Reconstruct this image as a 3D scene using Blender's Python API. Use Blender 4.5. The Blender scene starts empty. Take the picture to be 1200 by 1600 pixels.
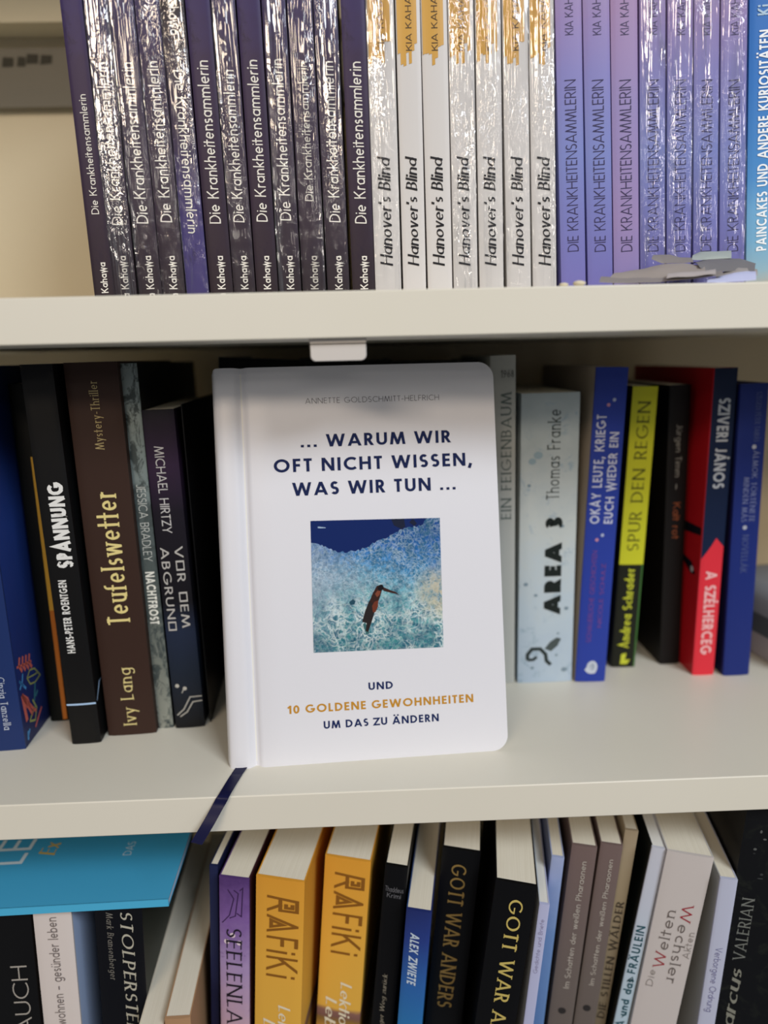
import bpy, bmesh, math, random
from math import sin, cos, pi, radians
from mathutils import Matrix, Vector, noise

# ------------------------------------------------------------------ camera, world, lamps, exposure
SC = bpy.context.scene
COL = SC.collection
SC.view_settings.view_transform = 'Standard'
SC.view_settings.look = 'None'
SC.view_settings.gamma = 1.0
SC.view_settings.use_curve_mapping = False
SC.view_settings.exposure = -0.10

cam_data = bpy.data.cameras.new('camera')
cam = bpy.data.objects.new('camera', cam_data)
COL.objects.link(cam)
SC.camera = cam
YAW, PITCH, ROLL = 0.0256, 0.2166, -0.0238
fwd = Vector((sin(YAW) * cos(PITCH), cos(YAW) * cos(PITCH), -sin(PITCH)))
right = Vector((cos(YAW), -sin(YAW), 0))
up = right.cross(fwd)
r2 = right * cos(ROLL) + up * sin(ROLL)
u2 = -right * sin(ROLL) + up * cos(ROLL)
cam.matrix_world = Matrix(((r2.x, u2.x, -fwd.x, 0), (r2.y, u2.y, -fwd.y, -0.3195), (r2.z, u2.z, -fwd.z, 0.2142), (0, 0, 0, 1)))
cam_data.sensor_fit = 'VERTICAL'
cam_data.sensor_height = 36.0
cam_data.lens = 36.0 * 1109 / 1600
cam_data.clip_start = 0.01
cam_data.clip_end = 50
cam_data.dof.use_dof = True
cam_data.dof.focus_distance = 0.365
cam_data.dof.aperture_fstop = 3.3

world = bpy.data.worlds.new('world')
SC.world = world
world.use_nodes = True
world.node_tree.nodes['Background'].inputs[0].default_value = (0.86, 0.90, 1.0, 1)
world.node_tree.nodes['Background'].inputs[1].default_value = 0.15

def lamp(name, loc, target, sx, sy, watts, color):
    d = bpy.data.lights.new(name, 'AREA')
    d.shape = 'RECTANGLE'; d.size = sx; d.size_y = sy; d.energy = watts; d.color = color
    o = bpy.data.objects.new(name, d); COL.objects.link(o)
    o.location = loc
    o.rotation_euler = (Vector(target) - Vector(loc)).to_track_quat('-Z', 'Y').to_euler()
    return o
lamp('ceiling_lamp_warm', (-0.75, -2.1, 1.20), (0, 0, 0.1), 0.9, 0.26, 20, (1.0, 0.82, 0.64))
lamp('window_light', (1.0, -1.40, 1.46), (0, 0, 0.1), 0.9, 0.55, 34, (0.86, 0.92, 1.0))
for i, (x, y, z) in enumerate(((-2.6, -2.6, 1.05), (-1.3, -3.6, 1.25), (0.5, -3.9, 1.10), (1.9, -3.2, 1.3), (3.0, -2.0, 0.95))):
    lamp('film_glint_lamp', (x, y, z), (0, 0, 0.2), 1.2, 0.07, 4.0, (1.0, 0.93, 0.84))  # unseen tube lamps, added to give the shrink film its glints

ZT = 0.24201      # top of the upper board
ZB = 0.22221      # its underside
ZM = -0.0198      # underside of the middle board
ZL = -0.24201     # top of the lower board

BOOKS = [{'name': 'paperback_book',
  'loc': (-0.138, 0.07, 0.24201),
  'yaw': 0.0,
  'lean': -0.0124,
  'w': 0.01039,
  'h': 0.186,
  'texts': [('Die Krankheitensammlerin', 'sans', '#e9e4da', 'up', 0.04575, 0.10099, 0.00582, 0.00374), ('Kia Kahawa', 'handb', '#e9e4da', 'up', -0.00039, 0.02252, 0.00613, 0.00353)],
  'look': 'night',
  'wrap': False,
  'd': 0.135,
  'label': 'dark purple paperback without wrapping, leftmost book on the top shelf',
  'flip': False,
  'group': 'dark purple paperbacks on the top shelf',
  'seed': 1},
 {'name': 'paperback_book',
  'loc': (-0.12753, 0.07, 0.24201),
  'yaw': 0.0,
  'lean': -0.00736,
  'w': 0.01139,
  'h': 0.186,
  'texts': [('Die Krankheitensammlerin', 'hand', '#e9e4da', 'up', 0.04038, 0.11503, 0.00592, 0.00569), ('Kia Kahawa', 'handb', '#e9e4da', 'up', 0.0007, 0.02547, 0.00626, 0.00387)],
  'look': 'night',
  'wrap': True,
  'd': 0.135,
  'label': 'dark purple paperback in crinkled film, second book from the left on the top shelf',
  'flip': False,
  'group': 'dark purple paperbacks on the top shelf',
  'seed': 2},
 {'name': 'paperback_book',
  'loc': (-0.11485, 0.07, 0.24201),
  'yaw': 0.0,
  'lean': -0.0137,
  'w': 0.01187,
  'h': 0.186,
  'texts': [('Die Krankheitensammlerin', 'hand', '#e9e4da', 'up', 0.04072, 0.11485, 0.00617, 0.00593), ('Kia Kahawa', 'handb', '#e9e4da', 'up', 0.00039, 0.02519, 0.00653, 0.00403)],
  'look': 'night',
  'wrap': True,
  'd': 0.135,
  'label': 'dark purple paperback in crinkled film, third book from the left on the top shelf',
  'flip': False,
  'group': 'dark purple paperbacks on the top shelf',
  'seed': 3},
 {'name': 'paperback_book',
  'loc': (-0.10267, 0.07, 0.24201),
  'yaw': 0.0,
  'lean': -0.01153,
  'w': 0.0116,
  'h': 0.186,
  'texts': [('Die Krankheitensammlerin', 'hand', '#e9e4da', 'up', 0.04114, 0.11528, 0.00603, 0.0058), ('Kia Kahawa', 'handb', '#e9e4da', 'up', 0.00015, 0.02497, 0.00638, 0.00394)],
  'look': 'night',
  'wrap': True,
  'd': 0.135,
  'label': 'dark purple paperback in crinkled film, left neighbour of the upside-down copy',
  'flip': False,
  'group': 'dark purple paperbacks on the top shelf',
  'seed': 4},
 {'name': 'paperback_book',
  'loc': (-0.09016, 0.07, 0.24201),
  'yaw': 0.0,
  'lean': -0.01529,
  'w': 0.01145,
  'h': 0.186,
  'texts': [('Die Krankheitensammlerin', 'hand', '#e9e4da', 'down', 0.11117, 0.03564, 0.00596, 0.00527), ('Kahawa', 'hand', '#e9e4da', 'down', 0.14497, 0.12658, 0.00596, 0.00481)],
  'look': 'nightflip',
  'wrap': True,
  'd': 0.135,
  'label': 'dark purple paperback in film standing upside down, its title reading downwards',
  'flip': True,
  'group': 'dark purple paperbacks on the top shelf',
  'seed': 5},
 {'name': 'paperback_book',
  'loc': (-0.07788, 0.07, 0.24201),
  'yaw': 0.0,
  'lean': -0.01561,
  'w': 0.01177,
  'h': 0.186,
  'texts': [('Die Krankheitensammlerin', 'hand', '#e9e4da', 'up', 0.04005, 0.11525, 0.00612, 0.00589), ('Kia Kahawa', 'handb', '#e9e4da', 'up', -0.00041, 0.02447, 0.00647, 0.004)],
  'look': 'night',
  'wrap': False,
  'd': 0.135,
  'label': 'dark purple paperback without film, right neighbour of the upside-down copy',
  'flip': False,
  'group': 'dark purple paperbacks on the top shelf',
  'seed': 6},
 {'name': 'paperback_book',
  'loc': (-0.06564, 0.07, 0.24201),
  'yaw': 0.0,
  'lean': -0.01334,
  'w': 0.01118,
  'h': 0.186,
  'texts': [('Die Krankheitensammlerin', 'hand', '#e9e4da', 'up', 0.04047, 0.11087, 0.00581, 0.00559), ('Kia Kahawa', 'handb', '#e9e4da', 'up', -0.00064, 0.02425, 0.00615, 0.0038)],
  'look': 'night',
  'wrap': True,
  'd': 0.135,
  'label': 'dark purple paperback in shiny film between two unwrapped copies',
  'flip': False,
  'group': 'dark purple paperbacks on the top shelf',
  'seed': 7},
 {'name': 'paperback_book',
  'loc': (-0.05385, 0.07, 0.24201),
  'yaw': 0.0,
  'lean': -0.01095,
  'w': 0.01119,
  'h': 0.186,
  'texts': [('Die Krankheitensammlerin', 'hand', '#e9e4da', 'up', 0.04058, 0.11526, 0.00582, 0.00559), ('Kia Kahawa', 'handb', '#e9e4da', 'up', -0.00088, 0.02404, 0.00615, 0.0038)],
  'look': 'night',
  'wrap': False,
  'd': 0.135,
  'label': 'dark purple paperback without film, eighth book from the left on the top shelf',
  'flip': False,
  'group': 'dark purple paperbacks on the top shelf',
  'seed': 8},
 {'name': 'paperback_book',
  'loc': (-0.04195, 0.07, 0.24201),
  'yaw': 0.0,
  'lean': -0.00983,
  'w': 0.01139,
  'h': 0.186,
  'texts': [('Die Krankheitensammlerin', 'hand', '#e9e4da', 'up', 0.04098, 0.1154, 0.00592, 0.00569), ('Kia Kahawa', 'handb', '#e9e4da', 'up', -0.00113, 0.02381, 0.00626, 0.00387)],
  'look': 'night',
  'wrap': True,
  'd': 0.135,
  'label': 'dark purple paperback in crinkled film, right neighbour of the eighth book on top shelf',
  'flip': False,
  'group': 'dark purple paperbacks on the top shelf',
  'seed': 9},
 {'name': 'paperback_book',
  'loc': (-0.02974, 0.07, 0.24201),
  'yaw': 0.0,
  'lean': -0.01014,
  'w': 0.01204,
  'h': 0.186,
  'texts': [('Die Krankheitensammlerin', 'hand', '#c9c4ba', 'up', 0.04998, 0.11412, 0.00626, 0.00434), ('Kia Kahawa', 'handb', '#c9c4ba', 'up', -0.0014, 0.02357, 0.00662, 0.00409)],
  'look': 'night',
  'wrap': True,
  'd': 0.135,
  'label': 'dark purple paperback in film with smaller greyish title than its neighbours',
  'flip': False,
  'group': 'dark purple paperbacks on the top shelf',
  'seed': 10},
 {'name': 'paperback_book',
  'loc': (-0.01668, 0.07, 0.24201),
  'yaw': 0.0,
  'lean': -0.01287,
  'w': 0.01142,
  'h': 0.186,
  'texts': [('Die Krankheitensammlerin', 'hand', '#e9e4da', 'up', 0.03959, 0.11424, 0.00594, 0.00571), ('Kia Kahawa', 'handb', '#e9e4da', 'up', -0.00168, 0.02331, 0.00628, 0.00388)],
  'look': 'night',
  'wrap': True,
  'd': 0.135,
  'label': 'dark purple paperback in crinkled film, second dark one left of the white paperbacks',
  'flip': False,
  'group': 'dark purple paperbacks on the top shelf',
  'seed': 11},
 {'name': 'paperback_book',
  'loc': (-0.00363, 0.07, 0.24201),
  'yaw': 0.0,
  'lean': -0.01126,
  'w': 0.01179,
  'h': 0.186,
  'texts': [('Die Krankheitensammlerin', 'hand', '#e9e4da', 'up', 0.03873, 0.1138, 0.00613, 0.0059), ('Kia Kahawa', 'handb', '#e9e4da', 'up', -0.00196, 0.02306, 0.00649, 0.00401)],
  'look': 'night',
  'wrap': False,
  'd': 0.135,
  'label': 'dark purple paperback without film, right beside the first white paperback',
  'flip': False,
  'group': 'dark purple paperbacks on the top shelf',
  'seed': 12},
 {'name': 'paperback_book',
  'loc': (0.00844, 0.07, 0.24201),
  'yaw': 0.0,
  'lean': -0.0106,
  'w': 0.01354,
  'h': 0.186,
  'texts': [("Hanover's Blind", 'script', '#1c1b20', 'up', 0.01775, 0.07081, 0.00677, 0.0065), ('KIA KAHAWA', 'sans', '#4a3a28', 'up', 0.11845, 0.15108, 0.00677, 0.00325)],
  'look': 'white_gold',
  'gold': True,
  'wrap': True,
  'd': 0.135,
  'label': 'white script-titled paperback in film, leftmost of the white ones',
  'flip': False,
  'group': 'white paperbacks on the top shelf',
  'seed': 21},
 {'name': 'paperback_book',
  'loc': (0.02313, 0.07, 0.24201),
  'yaw': 0.0,
  'lean': -0.01287,
  'w': 0.01194,
  'h': 0.186,
  'texts': [("Hanover's Blind", 'script', '#1c1b20', 'up', 0.01747, 0.07059, 0.00608, 0.00583), ('KIA KAHAWA', 'sans', '#4a3a28', 'up', 0.11829, 0.15096, 0.00608, 0.00292)],
  'look': 'white_gold',
  'gold': True,
  'wrap': False,
  'd': 0.135,
  'label': 'white script-titled paperback without film, second of the white ones from the left',
  'flip': False,
  'group': 'white paperbacks on the top shelf',
  'seed': 22},
 {'name': 'paperback_book',
  'loc': (0.03617, 0.07, 0.24201),
  'yaw': 0.0,
  'lean': -0.01822,
  'w': 0.01282,
  'h': 0.186,
  'texts': [("Hanover's Blind", 'script', '#1c1b20', 'up', 0.01717, 0.07036, 0.00641, 0.00615), ('KIA KAHAWA', 'sans', '#4a3a28', 'up', 0.11811, 0.15082, 0.00641, 0.00308)],
  'look': 'white_gold',
  'gold': True,
  'wrap': False,
  'd': 0.135,
  'label': 'white script-titled paperback without film, third of the white ones from the left',
  'flip': False,
  'group': 'white paperbacks on the top shelf',
  'seed': 23},
 {'name': 'paperback_book',
  'loc': (0.04987, 0.07, 0.24201),
  'yaw': 0.0,
  'lean': -0.02137,
  'w': 0.01253,
  'h': 0.186,
  'texts': [("Hanover's Blind", 'script', '#1c1b20', 'up', 0.01689, 0.07014, 0.00627, 0.00601), ('KIA KAHAWA', 'sans', '#4a3a28', 'up', 0.11795, 0.15069, 0.00627, 0.00301)],
  'look': 'white_gold',
  'gold': True,
  'wrap': True,
  'd': 0.135,
  'label': 'white script-titled paperback in film, middle one of the seven white ones',
  'flip': False,
  'group': 'white paperbacks on the top shelf',
  'seed': 24},
 {'name': 'paperback_book',
  'loc': (0.0636, 0.07, 0.24201),
  'yaw': 0.0,
  'lean': -0.02461,
  'w': 0.01257,
  'h': 0.186,
  'texts': [("Hanover's Blind", 'script', '#1c1b20', 'up', 0.0166, 0.06992, 0.00628, 0.00603), ('KIA KAHAWA', 'sans', '#4a3a28', 'up', 0.11778, 0.15056, 0.00628, 0.00302)],
  'look': 'white_gold',
  'gold': True,
  'wrap': True,
  'd': 0.135,
  'label': 'white script-titled paperback in film, third of the white ones from the right',
  'flip': False,
  'group': 'white paperbacks on the top shelf',
  'seed': 25},
 {'name': 'paperback_book',
  'loc': (0.07815, 0.07, 0.24201),
  'yaw': 0.0,
  'lean': -0.034,
  'w': 0.01263,
  'h': 0.186,
  'texts': [("Hanover's Blind", 'script', '#1c1b20', 'up', 0.01626, 0.06966, 0.00637, 0.00612), ('KIA KAHAWA', 'sans', '#4a3a28', 'up', 0.11759, 0.15042, 0.00637, 0.00306)],
  'look': 'white_gold',
  'gold': True,
  'wrap': True,
  'd': 0.135,
  'label': 'white script-titled paperback in film, second of the white ones from the right',
  'flip': False,
  'group': 'white paperbacks on the top shelf',
  'seed': 26},
 {'name': 'paperback_book',
  'loc': (0.092, 0.07, 0.24201),
  'yaw': 0.0,
  'lean': -0.04,
  'w': 0.01237,
  'h': 0.186,
  'texts': [("Hanover's Blind", 'script', '#1c1b20', 'up', 0.01593, 0.06941, 0.00671, 0.00645), ('KIA KAHAWA', 'sans', '#4a3a28', 'up', 0.11741, 0.15028, 0.00671, 0.00322)],
  'look': 'white_gold',
  'gold': True,
  'wrap': True,
  'd': 0.135,
  'label': 'white script-titled paperback in film, beside the first lilac paperback',
  'flip': False,
  'group': 'white paperbacks on the top shelf',
  'seed': 27},
 {'name': 'paperback_book',
  'loc': (0.10714, 0.07, 0.24201),
  'yaw': 0.0,
  'lean': -0.0543,
  'w': 0.01295,
  'h': 0.186,
  'texts': [('DIE KRANKHEITENSAMMLERIN', 'thin', '#3b345a', 'up', 0.02293, 0.10433, 0.00648, 0.0057), ('KIA KAHAWA', 'thin', '#3b345a', 'up', 0.12434, 0.15073, 0.00648, 0.00414)],
  'look': 'lilac',
  'wrap': False,
  'd': 0.135,
  'label': 'lilac and blue paperback without film, leftmost of the lilac ones',
  'flip': False,
  'group': 'lilac paperbacks on the top shelf',
  'seed': 41},
 {'name': 'paperback_book',
  'loc': (0.12143, 0.07, 0.24201),
  'yaw': 0.0,
  'lean': -0.05904,
  'w': 0.01313,
  'h': 0.186,
  'texts': [('DIE KRANKHEITENSAMMLERIN', 'thin', '#3b345a', 'up', 0.02263, 0.10414, 0.00657, 0.00578), ('KIA KAHAWA', 'thin', '#3b345a', 'up', 0.12418, 0.15061, 0.00657, 0.0042)],
  'look': 'lilac',
  'wrap': False,
  'd': 0.135,
  'label': 'lilac and blue paperback without film, second lilac one from the left',
  'flip': False,
  'group': 'lilac paperbacks on the top shelf',
  'seed': 42},
 {'name': 'paperback_book',
  'loc': (0.1354, 0.07, 0.24201),
  'yaw': 0.0,
  'lean': -0.06126,
  'w': 0.01332,
  'h': 0.186,
  'texts': [('DIE KRANKHEITENSAMMLERIN', 'thin', '#3b345a', 'up', 0.02234, 0.10396, 0.00666, 0.00586), ('KIA KAHAWA', 'thin', '#3b345a', 'up', 0.12402, 0.15048, 0.00666, 0.00426)],
  'look': 'pinklilac',
  'wrap': False,
  'd': 0.135,
  'label': 'lilac and blue paperback without film, pinkest lilac one, just left of the wrapped ones',
  'flip': False,
  'group': 'lilac paperbacks on the top shelf',
  'seed': 43},
 {'name': 'paperback_book',
  'loc': (0.14952, 0.07, 0.24201),
  'yaw': 0.0,
  'lean': -0.05871,
  'w': 0.01286,
  'h': 0.186,
  'texts': [('DIE KRANKHEITENSAMMLERIN', 'thin', '#3b345a', 'up', 0.02211, 0.1038, 0.00643, 0.00566), ('KIA KAHAWA', 'thin', '#3b345a', 'up', 0.12388, 0.15036, 0.00643, 0.00412)],
  'look': 'lilac',
  'wrap': True,
  'd': 0.135,
  'label': 'lilac and blue paperback in heavily crinkled film, first wrapped lilac one from the left',
  'flip': False,
  'group': 'lilac paperbacks on the top shelf',
  'seed': 44},
 {'name': 'paperback_book',
  'loc': (0.16362, 0.07, 0.24201),
  'yaw': 0.0,
  'lean': -0.05977,
  'w': 0.01268,
  'h': 0.186,
  'texts': [('DIE KRANKHEITENSAMMLERIN', 'thin', '#3b345a', 'up', 0.02183, 0.10362, 0.00644, 0.00567), ('KIA KAHAWA', 'thin', '#3b345a', 'up', 0.12372, 0.15023, 0.00644, 0.00412)],
  'look': 'lilac',
  'wrap': True,
  'd': 0.135,
  'label': 'lilac and blue paperback in film, second wrapped lilac one from the left',
  'flip': False,
  'group': 'lilac paperbacks on the top shelf',
  'seed': 45},
 {'name': 'paperback_book',
  'loc': (0.17793, 0.07, 0.24201),
  'yaw': 0.0,
  'lean': -0.06784,
  'w': 0.01259,
  'h': 0.186,
  'texts': [('DIE KRANKHEITENSAMMLERIN', 'thin', '#3b345a', 'up', 0.02153, 0.10346, 0.0063, 0.00554), ('KIA KAHAWA', 'thin', '#3b345a', 'up', 0.12359, 0.15015, 0.0063, 0.00403)],
  'look': 'lilac',
  'wrap': True,
  'd': 0.135,
  'label': 'lilac and blue paperback in film, second wrapped lilac one from the right',
  'flip': False,
  'group': 'lilac paperbacks on the top shelf',
  'seed': 46},
 {'name': 'paperback_book',
  'loc': (0.19203, 0.07, 0.24201),
  'yaw': 0.0,
  'lean': -0.07251,
  'w': 0.01311,
  'h': 0.186,
  'texts': [('DIE KRANKHEITENSAMMLERIN', 'thin', '#3b345a', 'up', 0.02122, 0.10327, 0.00655, 0.00577), ('KIA KAHAWA', 'thin', '#3b345a', 'up', 0.12343, 0.15003, 0.00655, 0.00419)],
  'look': 'lilac',
  'wrap': True,
  'd': 0.135,
  'label': 'lilac and blue paperback in film, beside the bright blue book',
  'flip': False,
  'group': 'lilac paperbacks on the top shelf',
  'seed': 47},
 {'name': 'paperback_book',
  'loc': (0.20637, 0.07, 0.24201),
  'yaw': 0.0,
  'lean': -0.07331,
  'w': 0.01595,
  'h': 0.19,
  'texts': [('PAINCAKES UND ANDERE KURIOSITÄTEN', 'bold', '#eef2f4', 'up', 0.02119, 0.12549, 0.00734, 0.00542), ('Ki', 'bold', '#a9c4d8', 'up', 0.13199, 0.13649, 0.00734, 0.00638)],
  'look': 'beach',
  'wrap': False,
  'd': 0.135,
  'label': 'bright blue paperback with white capital title, last book at right on the top shelf',
  'flip': False,
  'seed': 60},
 {'name': 'paperback_book',
  'loc': (-0.22664, 0.05118, 1e-05),
  'yaw': 0.06,
  'lean': 0.00031,
  'w': 0.02868,
  'h': 0.21373,
  'texts': [('Cinzia Tanzella', 'serif', '#c3ccdb', 'down', 0.04483, 0.0128, 0.02065, 0.00402)],
  'look': 'navy',
  'd': 0.14,
  'leaves': True,
  'label': 'blue paperback with coral and green leaves, leftmost book on the middle shelf',
  'seed': 70},
 {'name': 'paperback_book',
  'loc': (-0.1969, 0.08441, 6e-05),
  'yaw': 0.06,
  'lean': 0.00595,
  'w': 0.01023,
  'h': 0.20382,
  'texts': [],
  'look': 'greenblack',
  'd': 0.12,
  'stripe': True,
  'label': 'thin black paperback with orange edge stripe beside the blue leaf book',
  'seed': 71},
 {'name': 'paperback_book',
  'loc': (-0.17298, 0.05625, 0.0),
  'yaw': 0.06,
  'lean': -0.00882,
  'w': 0.01611,
  'h': 0.21404,
  'texts': [('HANS-PETER ROENTGEN', 'cond', '#dcdcd8', 'up', 0.05597, 0.09869, 0.00677, 0.00435), ('SPANNUNG', 'rough', '#e6e6e2', 'up', 0.10545, 0.15287, 0.00967, 0.00806)],
  'look': 'black',
  'd': 0.14,
  'glowline': True,
  'label': 'black paperback with rough white capital title and a pale blue line near its foot',
  'seed': 72},
 {'name': 'paperback_book',
  'loc': (-0.15489, 0.06413, 0.0),
  'yaw': 0.06,
  'lean': -0.00543,
  'w': 0.02737,
  'h': 0.21448,
  'texts': [('Ivy Lang', 'serif', '#d9c98a', 'up', 0.00592, 0.04271, 0.0138, 0.00745),
            ('Teufelswetter', 'serifb', '#e3d28c', 'up', 0.06887, 0.14546, 0.01435, 0.0127),
            ('Mystery-Thriller', 'serif', '#b5a373', 'up', 0.16823, 0.20482, 0.01435, 0.00469)],
  'look': 'brown',
  'd': 0.14,
  'label': 'thick dark brown paperback with pale gold title on the middle shelf',
  'seed': 73},
 {'name': 'paperback_book',
  'loc': (-0.12769, 0.07098, 0.0),
  'yaw': 0.06,
  'lean': -0.00585,
  'w': 0.0086,
  'h': 0.21345,
  'texts': [('JESSICA BRADLEY', 'thin', '#cfd2cc', 'down', 0.1478, 0.1036, 0.0043, 0.00473), ('NACHTFROST', 'cond', '#e6e6dc', 'down', 0.09754, 0.06588, 0.0043, 0.00516)],
  'look': 'frost',
  'd': 0.18,
  'label': 'thin grey-green paperback with frosted branches beside the thick brown book',
  'seed': 74},
 {'name': 'paperback_book',
  'loc': (-0.11724, 0.07022, 0.0),
  'yaw': 0.06,
  'lean': -0.0124,
  'w': 0.01697,
  'h': 0.18857,
  'texts': [('MICHAEL HIRTZY', 'sans', '#c8c6c4', 'down', 0.16882, 0.11977, 0.00713, 0.00509),
            ('VOR DEM', 'tech', '#bdbab4', 'down', 0.11202, 0.06328, 0.01222, 0.00458),
            ('ABGRUND', 'tech', '#bdbab4', 'down', 0.11174, 0.06187, 0.00441, 0.00458)],
  'look': 'violetnight',
  'd': 0.13,
  'circuit': True,
  'label': 'black and dark violet paperback with angular grey lettering and circuit lines',
  'seed': 75},
 {'name': 'hardback_book',
  'loc': (-0.09761, 0.07639, 0.0),
  'yaw': 0.06,
  'lean': -0.00889,
  'w': -0.00065,
  'h': 0.19072,
  'texts': [],
  'look': 'blackplain',
  'd': 0.12,
  'hard': True,
  'label': 'plain black book half hidden behind the left edge of the upright white hardback',
  'seed': 76},
 {'name': 'hardback_book',  # black filler books from here, added to darken the gap behind the hardback
  'loc': (-0.10167, 0.13425, 0.00322),
  'yaw': 0.0,
  'lean': 0.06048,
  'w': 0.05029,
  'h': 0.21305,
  'texts': [],
  'look': 'blackfloor',
  'd': 0.125,
  'hard': True,
  'label': 'black book standing in the dark behind the white hardback',
  'group': 'black books behind the white hardback',
  'seed': 77},
 {'name': 'hardback_book',
  'loc': (-0.04616, 0.12986, 0.00216),
  'yaw': 0.0,
  'lean': 0.03635,
  'w': 0.05671,
  'h': 0.21165,
  'texts': [],
  'look': 'blackfloor',
  'd': 0.125,
  'hard': True,
  'label': 'black book standing in the dark behind the white hardback',
  'group': 'black books behind the white hardback',
  'seed': 78},
 {'name': 'hardback_book',
  'loc': (0.01475, 0.12504, 0.00089),
  'yaw': 0.0,
  'lean': 0.01681,
  'w': 0.05306,
  'h': 0.21025,
  'texts': [],
  'look': 'blackfloor',
  'd': 0.125,
  'hard': True,
  'label': 'black book standing in the dark behind the white hardback',
  'group': 'black books behind the white hardback',
  'seed': 79},
 {'name': 'paperback_book',
  'loc': (0.07981, 0.11416, 0.0),
  'yaw': 0.0,
  'lean': -0.01298,
  'w': 0.01539,
  'h': 0.2127,
  'texts': [('EIN FEIGENBAUM', 'serif', '#5d6a66', 'up', 0.11136, 0.19111, 0.00954, 0.00647)],
  'look': 'palegrey',
  'd': 0.13,
  'horiz': ('1968', 'serif', '#4c4c48'),
  'label': 'pale grey paperback partly hidden behind the right edge of the white hardback',
  'seed': 80},
 {'name': 'paperback_book',
  'loc': (0.09724, 0.11373, 0.0),
  'yaw': 0.0,
  'lean': -0.00502,
  'w': 0.03599,
  'h': 0.18985,
  'texts': [('AREA 3', 'black', '#1d2422', 'up', 0.04726, 0.1122, 0.02159, 0.0108), ('Thomas Franke', 'typew', '#2b3532', 'up', 0.12377, 0.17958, 0.02087, 0.00792)],
  'look': 'icy',
  'd': 0.13,
  'squid': True,
  'label': 'pale icy blue paperback with heavy black title, right of the white hardback',
  'seed': 81},
 {'name': 'paperback_book',
  'loc': (0.13519, 0.1117, 0.00055),
  'yaw': 0.0,
  'lean': 0.02772,
  'w': 0.01967,
  'h': 0.20413,
  'texts': [('OKAY LEUTE, KRIEGT', 'wob', '#c6cbe0', 'up', 0.10752, 0.17568, 0.00511, 0.0059),
            ('EUCH WIEDER EIN', 'wob', '#c6cbe0', 'up', 0.10749, 0.16517, 0.01377, 0.00551),
            ('SCHAUERLICHE GESCHICHTEN', 'sans', '#7a4a8c', 'up', 0.0279, 0.08995, 0.00669, 0.00315),
            ('NICOLE SCHULZ', 'sans', '#7a4a8c', 'up', 0.03808, 0.08146, 0.01298, 0.00275)],
  'look': 'royal',
  'd': 0.13,
  'emblem': True,
  'label': 'royal blue paperback with white wobbly lettering and a white leaf emblem',
  'seed': 82,
  'leftpages': True},
 {'name': 'paperback_book',
  'loc': (0.16617, 0.13197, 0.00043),
  'yaw': 0.0,
  'lean': 0.02672,
  'w': 0.01612,
  'h': 0.19154,
  'texts': [('SPUR DEN REGEN', 'serif', '#4a4c1c', 'up', 0.08346, 0.18229, 0.00806, 0.00806), ('Andrea Schrader', 'gothic', '#c9cf3a', 'up', 0.01416, 0.07102, 0.00806, 0.00677)],
  'look': 'yellowblack',
  'd': 0.12,
  'flame': True,
  'label': 'paperback with yellow upper half and black foot with yellow writing',
  'seed': 83},
 {'name': 'hardback_book',
  'loc': (0.20115, 0.13433, 0.0),
  'yaw': 0.0,
  'lean': -0.02645,
  'w': 0.01355,
  'h': 0.19164,
  'texts': [('Jürgen Timm', 'sans', '#8a8880', 'down', 0.16642, 0.13205, 0.00678, 0.00407),
            ('·', 'sans', '#8a8880', 'down', 0.12735, 0.12392, 0.00678, 0.00542),
            ('Kalt rot', 'sans', '#8a4a2c', 'down', 0.11487, 0.08991, 0.00678, 0.00488)],
  'look': 'blackbrown',
  'd': 0.12,
  'label': 'black book with faint orange title between the yellow and the red book',
  'seed': 84},
 {'name': 'paperback_book',
  'loc': (0.21566, 0.1159, 0.0),
  'yaw': 0.0,
  'lean': -0.00261,
  'w': 0.01433,
  'h': 0.20222,
  'texts': [('SZIVERI JÁNOS', 'cond', '#b4bac2', 'down', 0.18386, 0.12734, 0.00745, 0.00745), ('A SZÉLHERCEG', 'cond', '#e9b3b4', 'down', 0.07281, 0.0149, 0.00745, 0.00745)],
  'look': 'rednavy',
  'd': 0.13,
  'redcover': True,
  'label': 'red and navy paperback with white capital lettering on the middle shelf',
  'seed': 85},
 {'name': 'hardback_book',
  'loc': (0.23527, 0.11336, 0.0),
  'yaw': 0.0,
  'lean': -0.0229,
  'w': 0.01737,
  'h': 0.19237,
  'texts': [('SZEGEDI PÉTER TAMÁS', 'serif', '#55608c', 'down', 0.18719, 0.15654, 0.01146, 0.00347),
            ('MINDEN MÁS', 'serif', '#7d86ac', 'down', 0.13459, 0.10566, 0.00695, 0.00347),
            ('ÁLMOK TÖRTÉNETE', 'serif', '#7d86ac', 'down', 0.15132, 0.1054, 0.01181, 0.00347),
            ('NOVELLÁK', 'serif', '#55608c', 'down', 0.09716, 0.0715, 0.00868, 0.00417)],
  'look': 'deepblue',
  'd': 0.13,
  'hard': True,
  'label': 'dark blue hardback with small silver lettering, rightmost book on the middle shelf',
  'seed': 86,
  'dotsz': [(0.15339, 0.6), (0.10184, 0.45)]},
 {'name': 'paperback_book',
  'loc': (-0.22273, 0.01083, -0.24073),
  'yaw': 0.04,
  'lean': 0.045,
  'w': 0.02838,
  'h': 0.17089,
  'texts': [('BRAUCH', 'thin', '#a9a39a', 'up', 0.07233, 0.13587, 0.01987, 0.00851)],
  'look': 'black',
  'd': 0.13,
  'label': 'black paperback with thin light capitals, leftmost on the lower shelf',
  'seed': 90},
 {'name': 'paperback_book',
  'loc': (-0.19156, 0.01093, -0.24121),
  'yaw': 0.04,
  'lean': 0.04,
  'w': 0.01998,
  'h': 0.17134,
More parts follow.
